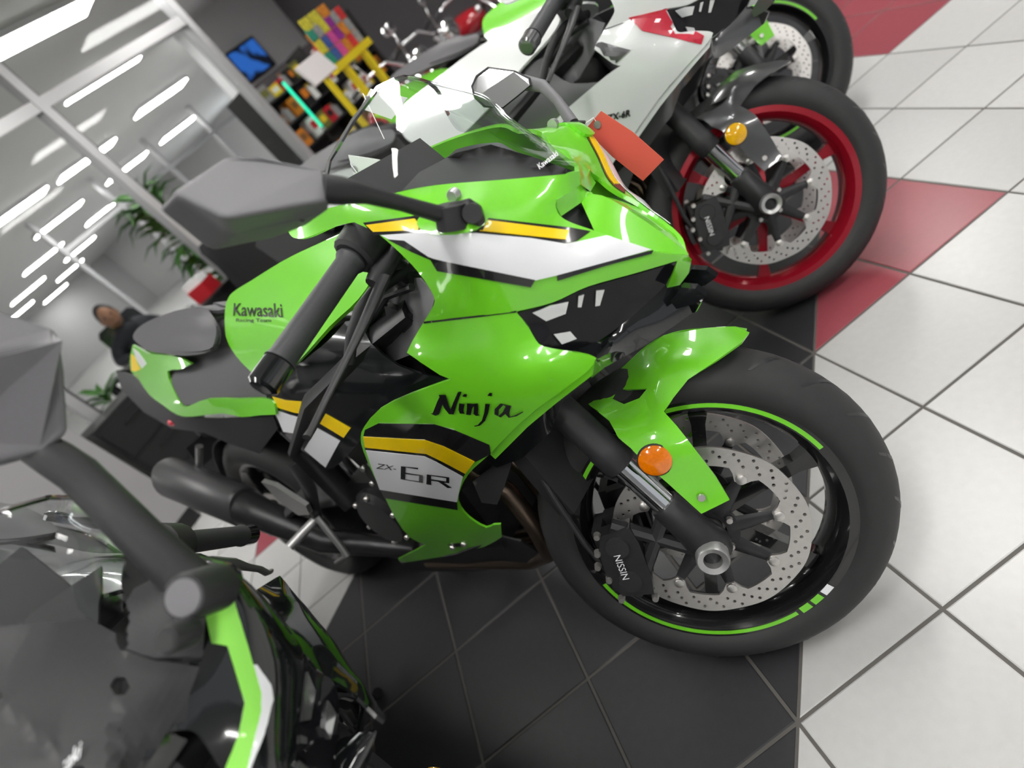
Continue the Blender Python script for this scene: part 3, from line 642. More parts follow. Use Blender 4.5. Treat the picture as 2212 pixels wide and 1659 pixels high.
decal([(822, 508), (895, 503), (1025, 503), (1147, 514), (1221, 526), (1250, 521), (1310, 508), (1408, 539), (1310, 566), (1204, 595), (1156, 606), (1066, 590), (936, 559), (863, 529)], COWLY, WHITED, cowl, -0.0018)
decal([(926, 556), (944, 562), (1156, 605), (1147, 621), (944, 586)], COWLY, BLACKD, cowl, -0.0022)
decal([(1204, 595), (1310, 566), (1412, 540), (1408, 548), (1310, 574), (1204, 607)], COWLY, BLACKD, cowl, -0.0022)
decal([(836, 517), (872, 520), (920, 552), (930, 562), (890, 545)], COWLY, BLACKD, cowl, -0.0024)
# the brushed name on the side, drawn stroke by stroke
def arc(cx, cy, rx, ry, a0, a1, n=8): return [(cx + rx * math.cos(math.radians(a0 + (a1 - a0) * i / n)), cy + ry * math.sin(math.radians(a0 + (a1 - a0) * i / n))) for i in range(n + 1)]
NINJA = stroke_mesh([[(0.02, 0.22), (0.05, 0.25), (0.10, 0.62), (0.13, 0.80)], [(0.12, 0.82), (0.17, 0.45), (0.22, 0.28)], [(0.22, 0.28), (0.26, 0.60), (0.31, 0.92), (0.33, 0.93)],
                     [(0.335, 0.60), (0.325, 0.42), (0.335, 0.33), (0.36, 0.34)], [(0.36, 0.80), (0.375, 0.88)], [(0.42, 0.62), (0.415, 0.45), (0.405, 0.30)], [(0.415, 0.45), (0.45, 0.60), (0.485, 0.63), (0.49, 0.50), (0.485, 0.34), (0.51, 0.30)],
                     [(0.615, 0.64), (0.60, 0.40), (0.57, 0.18), (0.52, 0.04), (0.47, 0.0)], [(0.635, 0.86), (0.65, 0.95)], [(0.83, 0.62), (0.77, 0.66), (0.715, 0.52), (0.71, 0.38), (0.745, 0.32), (0.80, 0.44), (0.84, 0.64)], [(0.84, 0.64), (0.825, 0.42), (0.85, 0.33), (0.92, 0.38), (1.0, 0.50)]],
                    [(0.075, 0.06), (0.075, 0.05), (0.05, 0.03), (0.06, 0.045), (0.05, 0.03), (0.06, 0.05), (0.045, 0.05), (0.05, 0.02), (0.05, 0.03), (0.045, 0.045), (0.06, 0.015)])
DEC.append(lettering('name_lettering', PA, NINJA, [(930, 912), (1131, 932), (1131, 852), (930, 842)], SIDEY, BLACKD, side[0], -0.0022))
def bar6(): # squared digits "6R"
    return stroke_mesh([[(0.34, 0.92), (0.04, 0.92), (0.04, 0.08), (0.40, 0.08), (0.40, 0.50), (0.04, 0.50)], [(0.56, 0.0), (0.56, 0.60), (0.94, 0.60), (0.94, 0.32), (0.60, 0.32)], [(0.78, 0.32), (0.98, 0.0)]], [(0.10, 0.10)] * 3)
DEC.append(lettering('model_lettering', PA, bar6(), [(865, 1038), (976, 1056), (976, 1020), (866, 1006)], SIDEY, BLACKD, side[0], -0.0032))
DEC.append(lettering('model_lettering', PA, text_mesh('ZX-', 0.25), [(812, 1012), (856, 1017), (856, 1007), (812, 1001)], SIDEY, BLACKD, side[0], -0.0032))

# --- tank, seats, tail -----------------------------------------------
TANKY = tps([(745, 503, -0.01), (675, 532, 0), (610, 564, 0), (541, 609, 0), (496, 634, 0), (486, 666, -0.025), (488, 727, -0.075), (509, 768, -0.105), (562, 821, -0.145), (572, 829, -0.150), (640, 785, -0.172), (712, 705, -0.168), (775, 645, -0.150), (800, 560, -0.09), (600, 680, -0.100), (650, 620, -0.075), (560, 720, -0.105), (700, 580, -0.065), (640, 720, -0.15)])
tank = panel('fuel_tank', PA, [(760, 497), (745, 503), (675, 532), (610, 564), (541, 607), (510, 626), (494, 642), (486, 670), (488, 727), (509, 768), (545, 806), (572, 829, 1), (640, 785), (712, 705), (775, 645), (812, 580), (800, 520)], TANKY, GREEN, BIKE, mirror='join', smooth=3, step=18, thick=0.006)[0]
DEC.append(lettering('tank_lettering', PA, text_mesh('Kawasaki', 0.0, 0.012), [(503, 682), (611, 686), (608, 655), (505, 655)], TANKY, BLACKD, tank, -0.002))
DEC.append(lettering('tank_lettering', PA, text_mesh('Racing Team', 0.0, 0.006), [(510, 697), (586, 698), (585, 688), (510, 688)], TANKY, BLACKD, tank, -0.002))
panel('rider_seat', PA, [(480, 690), (430, 730), (380, 765), (360, 795), (364, 810), (375, 847), (388, 877), (442, 868), (500, 866), (566, 866), (580, 842), (560, 815), (509, 765), (492, 720)],
      [(480, 690, 0), (430, 730, 0), (380, 765, -0.03), (360, 795, -0.07), (364, 810, -0.09), (375, 847, -0.118), (388, 877, -0.135), (442, 868, -0.142), (566, 866, -0.145), (580, 842, -0.145), (509, 765, -0.085), (492, 720, -0.04), (450, 800, -0.092), (500, 820, -0.12)], SEATM, BIKE, mirror='join', smooth=2, step=18, thick=0.01)
PSY = tps([(287, 724, -0.02), (306, 702, 0), (353, 680, 0), (416, 665, 0), (445, 667, 0), (456, 679, -0.01), (469, 702, -0.05), (467, 733, -0.085), (454, 758, -0.105), (404, 768, -0.11), (359, 764, -0.105), (321, 758, -0.085), (302, 745, -0.06), (380, 720, -0.07), (430, 720, -0.075)])
ps = panel('passenger_seat', PA, [(287, 726), (306, 702), (353, 680), (416, 664), (445, 666), (457, 679), (469, 702), (468, 733), (454, 758), (404, 768), (359, 764), (321, 758), (300, 744)], PSY, SEATM, BIKE, mirror='join', smooth=3, step=15, thick=0.01)[0]
panel('seat_pad', PA, [(352, 752), (356, 736), (385, 702), (420, 685), (446, 684), (460, 694), (467, 710), (464, 735), (452, 754), (404, 760)], PSY, SEATM, ps, off=-0.006, mirror='split', smooth=3, step=14, thick=0.006)
TAILY = tps([(287, 746, -0.02), (282, 775, -0.03), (290, 816, -0.055), (321, 851, -0.09), (353, 876, -0.12), (385, 897, -0.14), (416, 900, -0.145), (480, 893, -0.15), (521, 901, -0.155), (594, 895, -0.165), (587, 866, -0.158), (562, 860, -0.152), (511, 862, -0.15), (448, 862, -0.148), (400, 879, -0.142), (372, 835, -0.112), (359, 803, -0.095), (413, 786, -0.098), (375, 768, -0.088), (321, 764, -0.06), (340, 830, -0.095)])
tail = panel('tail_cowl', PA, [(287, 745, 1), (302, 753), (321, 764), (350, 766), (375, 769), (395, 776), (413, 786, 1), (390, 798), (361, 802), (372, 835), (388, 870), (400, 879), (420, 872), (448, 862), (511, 862), (562, 860), (587, 866), (594, 880), (596, 896, 1), (560, 897), (521, 901), (480, 893), (416, 900), (385, 897), (353, 876), (321, 851), (300, 820), (283, 802), (281, 772)], TAILY, GREEN, BIKE, mirror='split', step=14, thick=0.006, smooth=2)
decal([(287, 752), (298, 760), (310, 776), (316, 786), (306, 796), (294, 776)], TAILY, WHITED, tail[0])
decal([(283, 765), (290, 770), (303, 798), (292, 803), (283, 800)], TAILY, YELLOW, tail[0])
panel('undertail', PA, [(250, 800), (290, 812), (330, 862), (385, 902), (470, 905), (590, 900), (600, 925), (560, 980), (500, 960), (440, 935), (370, 925), (310, 890), (262, 840)], [(250, 800, 0), (290, 812, -0.03), (330, 862, -0.07), (385, 902, -0.11), (470, 905, -0.12), (590, 900, -0.14), (600, 925, -0.13), (560, 980, -0.11), (500, 960, -0.09), (440, 935, -0.08), (370, 925, -0.06), (310, 890, -0.03), (262, 840, 0)], PLASTIC, BIKE, mirror='join', step=20)
MB().tube([(-1.62, 0, 0.86), (-1.70, 0, 0.78), (-1.74, 0, 0.66)], [0.035, 0.03, 0.02], 8, flat=2.2).build('plate_hanger', PLASTIC, BIKE)
MB().box((-1.745, 0, 0.62), (0.004, 0.17, 0.10), rodr(np.array([0, 1.0, 0]), 0.35)).build('plate_backing', PLASTIC, BIKE)
MB().box((-1.655, 0, 0.93), (0.02, 0.12, 0.04), rodr(np.array([0, 1.0, 0]), 0.4)).build('tail_light', REDD, BIKE)

# --- frame covers, engine, running gear --------------------------------
FRMY = tps([(572, 835, -0.150), (640, 790, -0.160), (712, 715, -0.155), (790, 640, -0.14), (870, 570, -0.12), (935, 640, -0.14), (915, 700, -0.155), (880, 770, -0.17), (950, 815, -0.178), (990, 830, -0.178), (885, 860, -0.176), (820, 890, -0.172), (788, 930, -0.170), (770, 960, -0.168), (704, 1012, -0.160), (655, 975, -0.158), (612, 935, -0.156), (590, 882, -0.155), (700, 860, -0.165)])
frm = panel('frame_cover', PA, [(572, 833), (640, 788), (712, 715), (770, 690), (800, 740), (860, 790), (940, 815), (990, 830), (885, 872), (822, 900), (790, 935), (770, 962), (734, 1000), (704, 1013), (655, 975), (612, 936), (592, 890)], FRMY, BLACKP, BIKE, mirror='split', smooth=2, step=18)
decal([(588, 857), (616, 865), (652, 868), (689, 872), (679, 897), (637, 892), (600, 881)], FRMY, YELLOW, frm[0])
decal([(703, 894), (757, 925), (742, 946), (691, 915)], FRMY, YELLOW, frm[0])
decal([(592, 885), (625, 897), (669, 909), (661, 929), (641, 937), (612, 933)], FRMY, WHITED, frm[0])
decal([(685, 925), (734, 953), (703, 1010), (657, 972)], FRMY, WHITED, frm[0])
panel('inner_cowl', PA, [(800, 650), (850, 600), (905, 600), (940, 640), (925, 700), (890, 765), (840, 785), (800, 760), (785, 700)], [(800, 650, -0.095), (905, 600, -0.11), (940, 640, -0.135), (925, 700, -0.14), (890, 765, -0.145), (840, 785, -0.14), (785, 700, -0.11)], PLASTICG, BIKE, mirror='split', step=24)
MB().box(PA.at(868, 690, -0.125), (0.05, 0.012, 0.04), rodr(np.array([0, 1.0, 0]), 0.6)).build('fuse_box', PLASTIC, BIKE)
MB().tube([PA.at(800, 700, -0.12), PA.at(835, 640, -0.13), PA.at(890, 620, -0.13)], 0.006, 8).build('wiring', PLASTIC, BIKE)
MB().ball(PA.at(372, 912, -0.075), 0.020, 10, (1.4, 0.7, 0.7)).build('rear_indicator', REDD, BIKE)
MB().tube([PA.at(900, 660, -0.10), PA.at(800, 740, -0.13), PA.at(690, 850, -0.14), PA.at(650, 960, -0.13), np.array([-0.83, -0.12, 0.45])], [0.04, 0.045, 0.045, 0.04, 0.035], 10, flat=0.5).build('frame_spar', DARKM, BIKE)
MB().tube([PA.at(900, 660, -0.10) * [1, -1, 1], PA.at(800, 740, -0.13) * [1, -1, 1], PA.at(690, 850, -0.14) * [1, -1, 1], PA.at(650, 960, -0.13) * [1, -1, 1], np.array([-0.83, 0.12, 0.45])], [0.04, 0.045, 0.045, 0.04, 0.035], 10, flat=0.5).build('frame_spar', DARKM, BIKE)
mb = MB().box((-0.52, 0, 0.55), (0.34, 0.22, 0.22), rodr(np.array([0, 1.0, 0]), -0.35)); mb.box((-0.62, 0, 0.40), (0.42, 0.22, 0.20)); mb.box((-0.40, 0, 0.74), (0.26, 0.24, 0.16))
eng = mb.build('engine', DARKM, BIKE)
for c_, r_, h_ in (((-0.74, -0.112, 0.40), 0.085, 0.03), ((-0.55, -0.105, 0.36), 0.06, 0.02), ((-0.62, -0.11, 0.53), 0.05, 0.02)):
    MB().lathe([(0, -h_), (r_ * 0.8, -h_), (r_, -h_ * 0.5), (r_, 0.02), (0, 0.02)], c_, 28).build('engine_cover', DARKM, eng)
    for k in range(6):
        a = k * 1.047 + 0.3; p = np.array([c_[0] + r_ * 0.9 * math.cos(a), c_[1] - h_ * 0.6, c_[2] + r_ * 0.9 * math.sin(a)]); MB().cyl(p, p + np.array([0, -0.012, 0]), 0.007, 0.006, 8).build('engine_bolt', STEEL, eng)
MB().box((-0.17, 0, 0.58), (0.035, 0.28, 0.28), rodr(np.array([0, 1.0, 0]), -0.18)).build('radiator', PLASTIC, BIKE)
panel('oil_cooler_guard', PA, [(1021, 1040), (1062, 1010), (1108, 992), (1090, 1050), (1074, 1090), (1040, 1086)], lambda u, v_: -0.145, GREYP, BIKE, mirror='split', step=20)
for k in range(4):
    y = -0.10 + 0.066 * k
    MB().tube([(-0.36, y, 0.52), (-0.30, y, 0.46), (-0.29, y, 0.36), (-0.33, y * 0.8, 0.26), (-0.45, y * 0.45, 0.18), (-0.80, -0.06 + y * 0.2, 0.18)], 0.019, 10).build('header_pipe', HEADER, BIKE)
panel('belly_pan', PA, [(866, 1216), (982, 1199), (1084, 1160), (1125, 1170), (1180, 1205), (1120, 1225), (1000, 1236), (880, 1232)], [(866, 1216, -0.115), (982, 1199, -0.115), (1084, 1160, -0.12), (1125, 1170, -0.11), (1180, 1205, -0.07), (1120, 1225, -0.05), (1000, 1236, -0.05), (880, 1232, -0.06)], PLASTIC, BIKE, mirror='split', step=22)
# silencer on the right
m0, m1, m2, m3 = PA.at(366, 1030, -0.20), PA.at(530, 1095, -0.20), PA.at(560, 1108, -0.20), PA.at(700, 1168, -0.15)
sil = MB().tube([m0, m0 + (m1 - m0) * 0.05, m1, m1 + (m1 - m0) * 0.02], [0.052, 0.060, 0.056, 0.050], 20, flat=1.25).build('silencer', SILM, BIKE)
MB().tube([m1, m2, m3, np.array([-0.86, -0.06, 0.20])], [0.053, 0.045, 0.036, 0.026], 16).build('exhaust_pipe', DARKM, sil)
MB().tube([m0 - (m1 - m0) * 0.06, m0 + (m1 - m0) * 0.01], [0.040, 0.050], 20, flat=1.25).build('silencer_cap', ALU, sil)
p = PA.at(430, 1010, -0.15); MB().tube([m0 + (m1 - m0) * 0.15 + np.array([0, 0, 0.05]), p, p + np.array([0.05, 0.03, 0.06])], 0.012, 8).build('silencer_strap', ALU, sil)
# swingarm, rear wheel
rear = rim_part(RA, 0.072, lambda m_: m_, 'rear_wheel', BIKE); tyre_part(RA, RTYRE, lambda m_: m_, rear, 20); spokes(RA, 6, lambda m_: m_, rear, 0.1)
brake_disc(RA, -0.085, 0.11, 0.085, lambda m_: m_, rear, tabs=6, rows=2)
MB().lathe([(0.085, 0.095), (0.100, 0.095), (0.100, 0.101), (0.085, 0.101)], RA, 40, close=True).build('sprocket', STEEL, rear)
for sd in (-1, 1):
    MB().tube([(-0.88, sd * 0.10, 0.46), (-1.05, sd * 0.125, 0.47), (-1.25, sd * 0.13, 0.40), (-1.42, sd * 0.13, 0.335)], [0.045, 0.055, 0.045, 0.035], 10, flat=0.45).build('swingarm_leg', SILM, BIKE)
MB().tube([(-1.02, -0.05, 0.70), (-0.95, -0.05, 0.45)], 0.03, 10).build('rear_shock', CHROME, BIKE)
MB().lathe([(0.335, -0.075), (0.342, 0.0), (0.335, 0.075), (0.331, 0.075), (0.338, 0.0), (0.331, -0.075)], RA, 24, math.radians(60), math.radians(150), close=True).build('rear_hugger', PLASTIC, BIKE)
# foot controls
for sd in (-1, 1):
    f_ = lambda u, v_, y: PA.at(u, v_, y) * np.array([1, -sd, 1])
    br = MB().prism([f_(572, 1034, -0.19), f_(600, 1042, -0.19), f_(668, 1086, -0.19), f_(676, 1104, -0.19), f_(652, 1106, -0.19), f_(612, 1078, -0.19)], (0, -0.012 * -sd, 0)).build('heel_guard', ALU, BIKE)
    MB().tube([f_(684, 1118, -0.19), f_(718, 1158, -0.195), f_(750, 1200, -0.20), f_(727, 1214, -0.215)], [0.008, 0.0085, 0.0085, 0.008], 8, flat=0.6).build('foot_pedal', ALU, BIKE)
    MB().tube([f_(682, 1122, -0.18), f_(655, 1150, -0.22), f_(625, 1182, -0.265)], [0.012, 0.013, 0.012], 10).build('footpeg', ALU, BIKE)
    MB().tube([f_(640, 1000, -0.15), f_(670, 1060, -0.17), f_(684, 1118, -0.18)], [0.03, 0.022, 0.018], 8, flat=0.5).build('peg_hanger', DARKM, BIKE)
MB().tube([(-0.80, 0.13, 0.27), (-0.86, 0.26, 0.05), (-0.84, 0.275, 0.065)], [0.014, 0.012, 0.016], 8).build('side_stand', DARKM, BIKE)

# --- bars, levers, mirrors ---------------------------------------------
for sd in (-1, 1):
    def g(u, v_, y, sd=sd):
        p = PA.Ms.T @ (PA.at(u, v_, y, 1) - AP) + AP; return PA.st(p * np.array([1, -sd, 1]))
    i0, i1 = g(760, 560, -0.205), g(604, 782, -0.345)
    bar = MB().tube([PA.st(forkpt(0.555, sd * 0.103)), g(790, 520, -0.16), i0], 0.014, 12).build('clip_on', DARKM, BIKE)
    d_ = (i1 - i0) / np.linalg.norm(i1 - i0)
    MB().tube([i0, i0 + d_ * 0.004, i0 + d_ * 0.012, i1 - d_ * 0.008, i1], [0.020, 0.0215, 0.0175, 0.0175, 0.020], 18).build('grip', RUBBERG, bar)
    MB().tube([i1 + d_ * 0.002, i1 + d_ * 0.036, i1 + d_ * 0.040], [0.019, 0.019, 0.014], 18).build('bar_end', BLACKP, bar)
    sw = i0 - d_ * 0.022
    MB().tube([sw - d_ * 0.035, sw - d_ * 0.03, sw + d_ * 0.016, sw + d_ * 0.020], [0.022, 0.029, 0.027, 0.022], 14, flat=1.15).build('switch_pod', PLASTIC, bar)
    mc = g(800, 540, -0.19)
    lp = [g(830, 600, -0.20), g(790, 690, -0.25), g(752, 770, -0.285), g(706, 860, -0.325), g(672, 930, -0.35), g(662, 945, -0.36)]
    MB().tube(lp, [0.013, 0.011, 0.008, 0.007, 0.007, 0.008], 10, flat=0.6).build('lever', ALU if sd > 0 else PLASTIC, BIKE)
    MB().tube([g(852, 545, -0.155), g(822, 590, -0.19), g(806, 615, -0.205)], [0.014, 0.016, 0.012], 10).build('master_cylinder', PLASTIC, BIKE)
    MB().tube([g(905, 570, -0.12), g(858, 596, -0.15), g(812, 625, -0.17), g(778, 670, -0.18), g(760, 725, -0.18), g(754, 782, -0.175)], [0.0095] * 6, 10).build('cable', PLASTIC, BIKE)
def mirror_part(sd):
    def g(u, v_, y): return PA.at(u, v_, y) * np.array([1, -sd, 1])
    # outer shell: visible faces of the housing and a flat glass side facing the rider
    tip, top, mid, top2, root_t, root_b, low, lowm = (383, 404, -0.405), (492, 337, -0.325), (488, 474, -0.400), (560, 334, -0.305), (704, 366, -0.262), (716, 450, -0.285), (500, 507, -0.365), (640, 478, -0.312)
    F_ = [g(*q) for q in (tip, top, top2, root_t, root_b, lowm, low, mid)]
    back = [p + np.array([-0.055, 0, 0]) for p in F_]; F_[0] = F_[0] + np.array([-0.012, 0, 0])
    rm = g(716, 432, -0.300); F2 = F_ + [rm]; mb = MB()
    fcs = [(0, 1, 7), (1, 2, 3, 8, 7), (7, 8, 4, 5, 6), (0, 7, 6)]
    mb.add(F2, fcs if sd < 0 else [f[::-1] for f in fcs], False)
    order = [0, 1, 2, 3, 8, 4, 5, 6]; B2 = back + [rm + np.array([-0.055, 0, 0])]
    for i in range(len(order)):
        a, b = order[i], order[(i + 1) % len(order)]; mb.add([F2[a], F2[b], B2[b], B2[a]], [(0, 1, 2, 3)], False)
    mb.add([B2[i] for i in order], [tuple(range(len(order)))], False)
    hs = mb.build('mirror_housing', PLASTICG, BIKE)
    bv = hs.modifiers.new('bevel', 'BEVEL'); bv.width = 0.006; bv.segments = 3; bv.limit_method = 'ANGLE'; bv.angle_limit = 0.25
    cc = sum(B2) / len(B2); MB().add([cc + (B2[i] - cc) * 0.93 + np.array([-0.0015, 0, 0]) for i in order], [tuple(range(len(order)))], False).build('mirror_glass', CHROME, hs)
    MB().tube([g(700, 408, -0.292), g(740, 412, -0.28), g(790, 420, -0.26), g(870, 440, -0.215), g(960, 466, -0.174)], [0.019, 0.0175, 0.012, 0.011, 0.013], 12, flat=0.75).build('mirror_stalk', PLASTIC, hs)
    MB().cyl(g(972, 442, -0.166), g(982, 492, -0.170), 0.019, 0.020, 20).build('mirror_pivot', PLASTIC, hs)
    ft = MB().tube([g(960, 484, -0.162), g(990, 482, -0.163), g(1030, 464, -0.156), g(1044, 460, -0.152)], [0.012, 0.024, 0.020, 0.008], 14, flat=0.5, upv=(0, 1, 0)).build('mirror_foot', PLASTIC, hs)
    MB().cyl(g(1020, 461, -0.170), g(1020, 461, -0.152), 0.011, 0.013, 14).build('mirror_bolt', DARKM, hs)
    return hs
mirror_part(-1)
LEFTM = [mirror_part(1)]                # kept on the bikes whose left mirror is out, folded on the near green one
panel('mirror_base_pad', PA, [(902, 474), (905, 492), (930, 505), (985, 507), (1030, 495), (1052, 478), (1054, 458), (1030, 444), (980, 440), (930, 452)], COWLY, GREEN, cowl, off=-0.006, mirror='split', smooth=2, step=16, thick=0.006)
disc_on(PA, 985, 418, -0.128, 0.008, 0.01, 'cowl_bolt', ALU, cowl, st=0, n=12)
# ------------------------------------------------------------------ the other three bikes
POSE_E = Pose(0.365, -0.312, -0.117, 0.184, 0.47)
def kids(o): return [c for c in COL.objects if c.parent == o]
def copy_bike(pose, swap, skip=()):
    r_ = BIKE.copy(); COL.objects.link(r_); r_.matrix_world = pose.matrix()
    def cp(o, par):
        if o in skip: return
        n = o.copy(); COL.objects.link(n); n.parent = par
        m_ = n.material_slots[0].material if n.material_slots else None
        if m_ is not None and m_.name in swap:
            n.material_slots[0].link = 'OBJECT'; n.material_slots[0].material = swap[m_.name]
        for c in KIDS.get(o, ()): cp(c, n)
    for c in KIDS[BIKE]: cp(c, r_)
    return r_
KIDS = {}
for o in COL.objects:
    if o.parent is not None: KIDS.setdefault(o.parent, []).append(o)
allm = [o for o in KIDS[BIKE] if o.name.startswith('mirror_housing')]
RIGHTM = [o for o in allm if o not in LEFTM]
STR = [o for o in KIDS[fw] if o.name.startswith('rim_stripe')]; TL = [o for o in DEC if o.name.startswith('tank_lettering')]
bike_white = copy_bike(POSE_B, {'green_paint': WHITEP, 'black_rim': RIMR, 'amber_reflector': GOLDR, 'black_gloss_paint': GREYP}, DEC + RIGHTM + LEFTM + STR)
bike_green2 = copy_bike(POSE_C, {}, RIGHTM + LEFTM + TL)
bike_black = copy_bike(POSE_E, {'green_paint': BLACKP, 'amber_reflector': GOLDR}, DEC + RIGHTM + LEFTM + STR)
tag(BIKE, 'lime green sport bike nearest the camera, with yellow and white stripes', 'motorcycle')
tag(bike_white, 'white sport bike with dark red wheels parked between the two green ones', 'motorcycle')
tag(bike_green2, 'green sport bike farthest back, behind the white one, cut off by the top edge', 'motorcycle')
tag(bike_black, 'glossy black sport bike with a lime stripe, cut off at the bottom left corner', 'motorcycle')
BIKE['group'] = bike_white['group'] = bike_green2['group'] = bike_black['group'] = 'sport bikes parked in a row'
# the near bike's left mirror is folded back: drop the open one
for o in LEFTM:
    for c in KIDS.get(o, ()): bpy.data.objects.remove(c)
    bpy.data.objects.remove(o)
# ------------------------------------------------------------------ what sets the bikes apart
from mathutils.bvhtree import BVHTree
def bvh_of(objs):
    V = []; F = []
    for o in objs:
        k = len(V); V += [tuple(q.co) for q in o.data.vertices]; F += [tuple(i + k for i in p.vertices) for p in o.data.polygons]
    return BVHTree.FromPolygons([Vector(q) for q in V], F)
def lay(pose, poly, tree, material, parent, lift=0.003, name='stripe', step=10, vf=None, quad=None):
    """sticker laid on the body where sight lines meet it; keeps real thickness"""
    if vf is None: P, F = fill(poly, (), step)
    else:
        vs, F = vf; A = np.array(vs); lo = A.min(0); hi = A.max(0); q = [np.array(p, float) for p in quad]; P = []
        for p in A:
            s_, t_ = (p - lo) / (hi - lo); P.append(tuple(q[0] * (1 - s_) * (1 - t_) + q[1] * s_ * (1 - t_) + q[2] * s_ * t_ + q[3] * (1 - s_) * t_))
    o = pose.M.T @ (CAM - pose.t); pts = {}
    for i, (u, v_) in enumerate(P):
        dr = pose.M.T @ sight(u, v_); h = tree.ray_cast(Vector(o), Vector(dr), 6.0)
        if h[0] is not None:
            n = np.array(h[1]); n = n if n @ dr < 0 else -n; pts[i] = (np.array(h[0]), n)
    keep = []
    for f in F:
        if all(i in pts for i in f):
            a = [pts[i][0] for i in f]
            if max(np.linalg.norm(a[0] - q) for q in a) < 0.12: keep.append(f)
    if not keep: return None
    up = list(range(len(P)))                     # keep the largest connected patch
    def root(i):
        while up[i] != i: up[i] = up[up[i]]; i = up[i]
        return i
    for f in keep:
        for i in f[1:]: up[root(i)] = root(f[0])
    if vf is None:
        cnt = {}
        for f in keep: cnt[root(f[0])] = cnt.get(root(f[0]), 0) + 1
        big = max(cnt, key=cnt.get); keep = [f for f in keep if root(f[0]) == big]
    idx = sorted({i for f in keep for i in f}); mp = {j: k for k, j in enumerate(idx)}; m = len(idx)
    vs = [pts[i][0] + pts[i][1] * lift for i in idx] + [pts[i][0] + pts[i][1] * 0.0004 for i in idx]
    fs = [tuple(mp[i] for i in f) for f in keep] + [tuple(mp[i] + m for i in f[::-1]) for f in keep]; ec = {}
    for f in keep:
        for i in range(len(f)): e = (mp[f[i]], mp[f[(i + 1) % len(f)]]); ec.setdefault(tuple(sorted(e)), []).append(e)
    fs += [(e[0][1], e[0][0], e[0][0] + m, e[0][1] + m) for e in ec.values() if len(e) == 1]
    return MB().add(vs, fs, False).build(name, material, parent)
def part_of(root, name): return [o for o in kids(root) if o.name.split('.')[0] == name]

# white bike: red flash on the cowl, grey flash at the flank, name at the panel edge
w_tree = bvh_of(part_of(bike_white, 'side_fairing') + part_of(bike_white, 'upper_cowl'))
w_cowl = part_of(bike_white, 'upper_cowl')[0]; w_side = part_of(bike_white, 'side_fairing')[0]
lay(POSE_B, [(1358, 38), (1443, 18), (1464, 49), (1521, 77), (1515, 96), (1387, 67)], w_tree, REDD, w_cowl)
lay(POSE_B, [(1290, 90), (1362, 108), (1290, 172), (1178, 254), (1170, 246), (1262, 170)], w_tree, GREYP, w_side)
lay(POSE_B, None, w_tree, BLACKD, w_side, vf=text_mesh('ZX-6R', 0.2, 0.01), quad=[(1312, 262), (1362, 250), (1360, 236), (1310, 248)], name='model_lettering')
for o in part_of(bike_white, 'front_fender'):
    o.material_slots[0].link = 'OBJECT'; o.material_slots[0].material = GREYP

# black bike: lime stripe edged in white on its left flank
k_tree = bvh_of(part_of(bike_black, 'side_fairing') + part_of(bike_black, 'upper_cowl') + part_of(bike_black, 'headlamp_lens') + part_of(bike_black, 'nose_chin'))
for nm in ('headlamp_lens',): k_tree = bvh_of(part_of(bike_black, 'side_fairing') + part_of(bike_black, 'upper_cowl') + [c for o in part_of(bike_black, 'upper_cowl') for c in kids(o) if c.name.startswith(nm)] + part_of(bike_black, 'nose_chin'))
k_cowl = part_of(bike_black, 'upper_cowl')[0]
lay(POSE_E, [(420, 1223), (474, 1225), (505, 1302), (535, 1403), (562, 1498), (562, 1538), (535, 1659), (530, 1700), (480, 1700), (488, 1659), (515, 1589), (528, 1518), (491, 1396), (457, 1390), (444, 1332), (447, 1299), (430, 1278)], k_tree, LIME, k_cowl)
lay(POSE_E, [(545, 1437), (552, 1437), (582, 1481), (586, 1514), (569, 1589), (542, 1659), (530, 1700), (534, 1659), (561, 1538), (561, 1498)], k_tree, WHITED, k_cowl)

# folded left mirror of the near green bike, glass towards the front
def folded():
    g = lambda u, v_, y: PA.at(u, v_, y)
    o_ = [g(u, v_, y) for u, v_, y in ((1017, 186, 0.21), (1028, 163, 0.22), (1054, 144, 0.23), (1112, 152, 0.235), (1146, 168, 0.235), (1149, 184, 0.23), (1119, 209, 0.22), (1086, 235, 0.21), (1045, 232, 0.205), (1024, 212, 0.205))]
    c = sum(o_) / len(o_); cv = PA.M.T @ (CAM - PA.t) - c; cv /= np.linalg.norm(cv)
    mb = MB(); n = len(o_); bk = [c + (p - c) * 0.7 - cv * 0.045 for p in o_]; fr = [c + (p - c) * 0.93 + cv * 0.002 for p in o_]
    vs = o_ + bk + fr
    mb.add(vs, [(i, (i + 1) % n, (i + 1) % n + n, i + n) for i in range(n)] + [tuple(range(n, 2 * n))] + [(i + 2 * n, (i + 1) % n + 2 * n, (i + 1) % n, i) for i in range(n)], False)
    hs = mb.build('mirror_housing', PLASTIC, BIKE)
    MB().add([c + (p - c) * 0.93 + cv * 0.0005 for p in o_], [tuple(range(n))], False).build('mirror_glass', CHROME, hs)
    MB().tube([g(1130, 178, 0.245), g(1172, 186, 0.24), g(1205, 218, 0.22), g(1238, 268, 0.19)], [0.012, 0.010, 0.008, 0.010], 12).build('mirror_stalk', PLASTICG, hs)
    MB().cyl(g(1240, 262, 0.19), g(1240, 300, 0.185), 0.018, 0.019, 18).build('mirror_pivot', PLASTIC, hs)
folded()
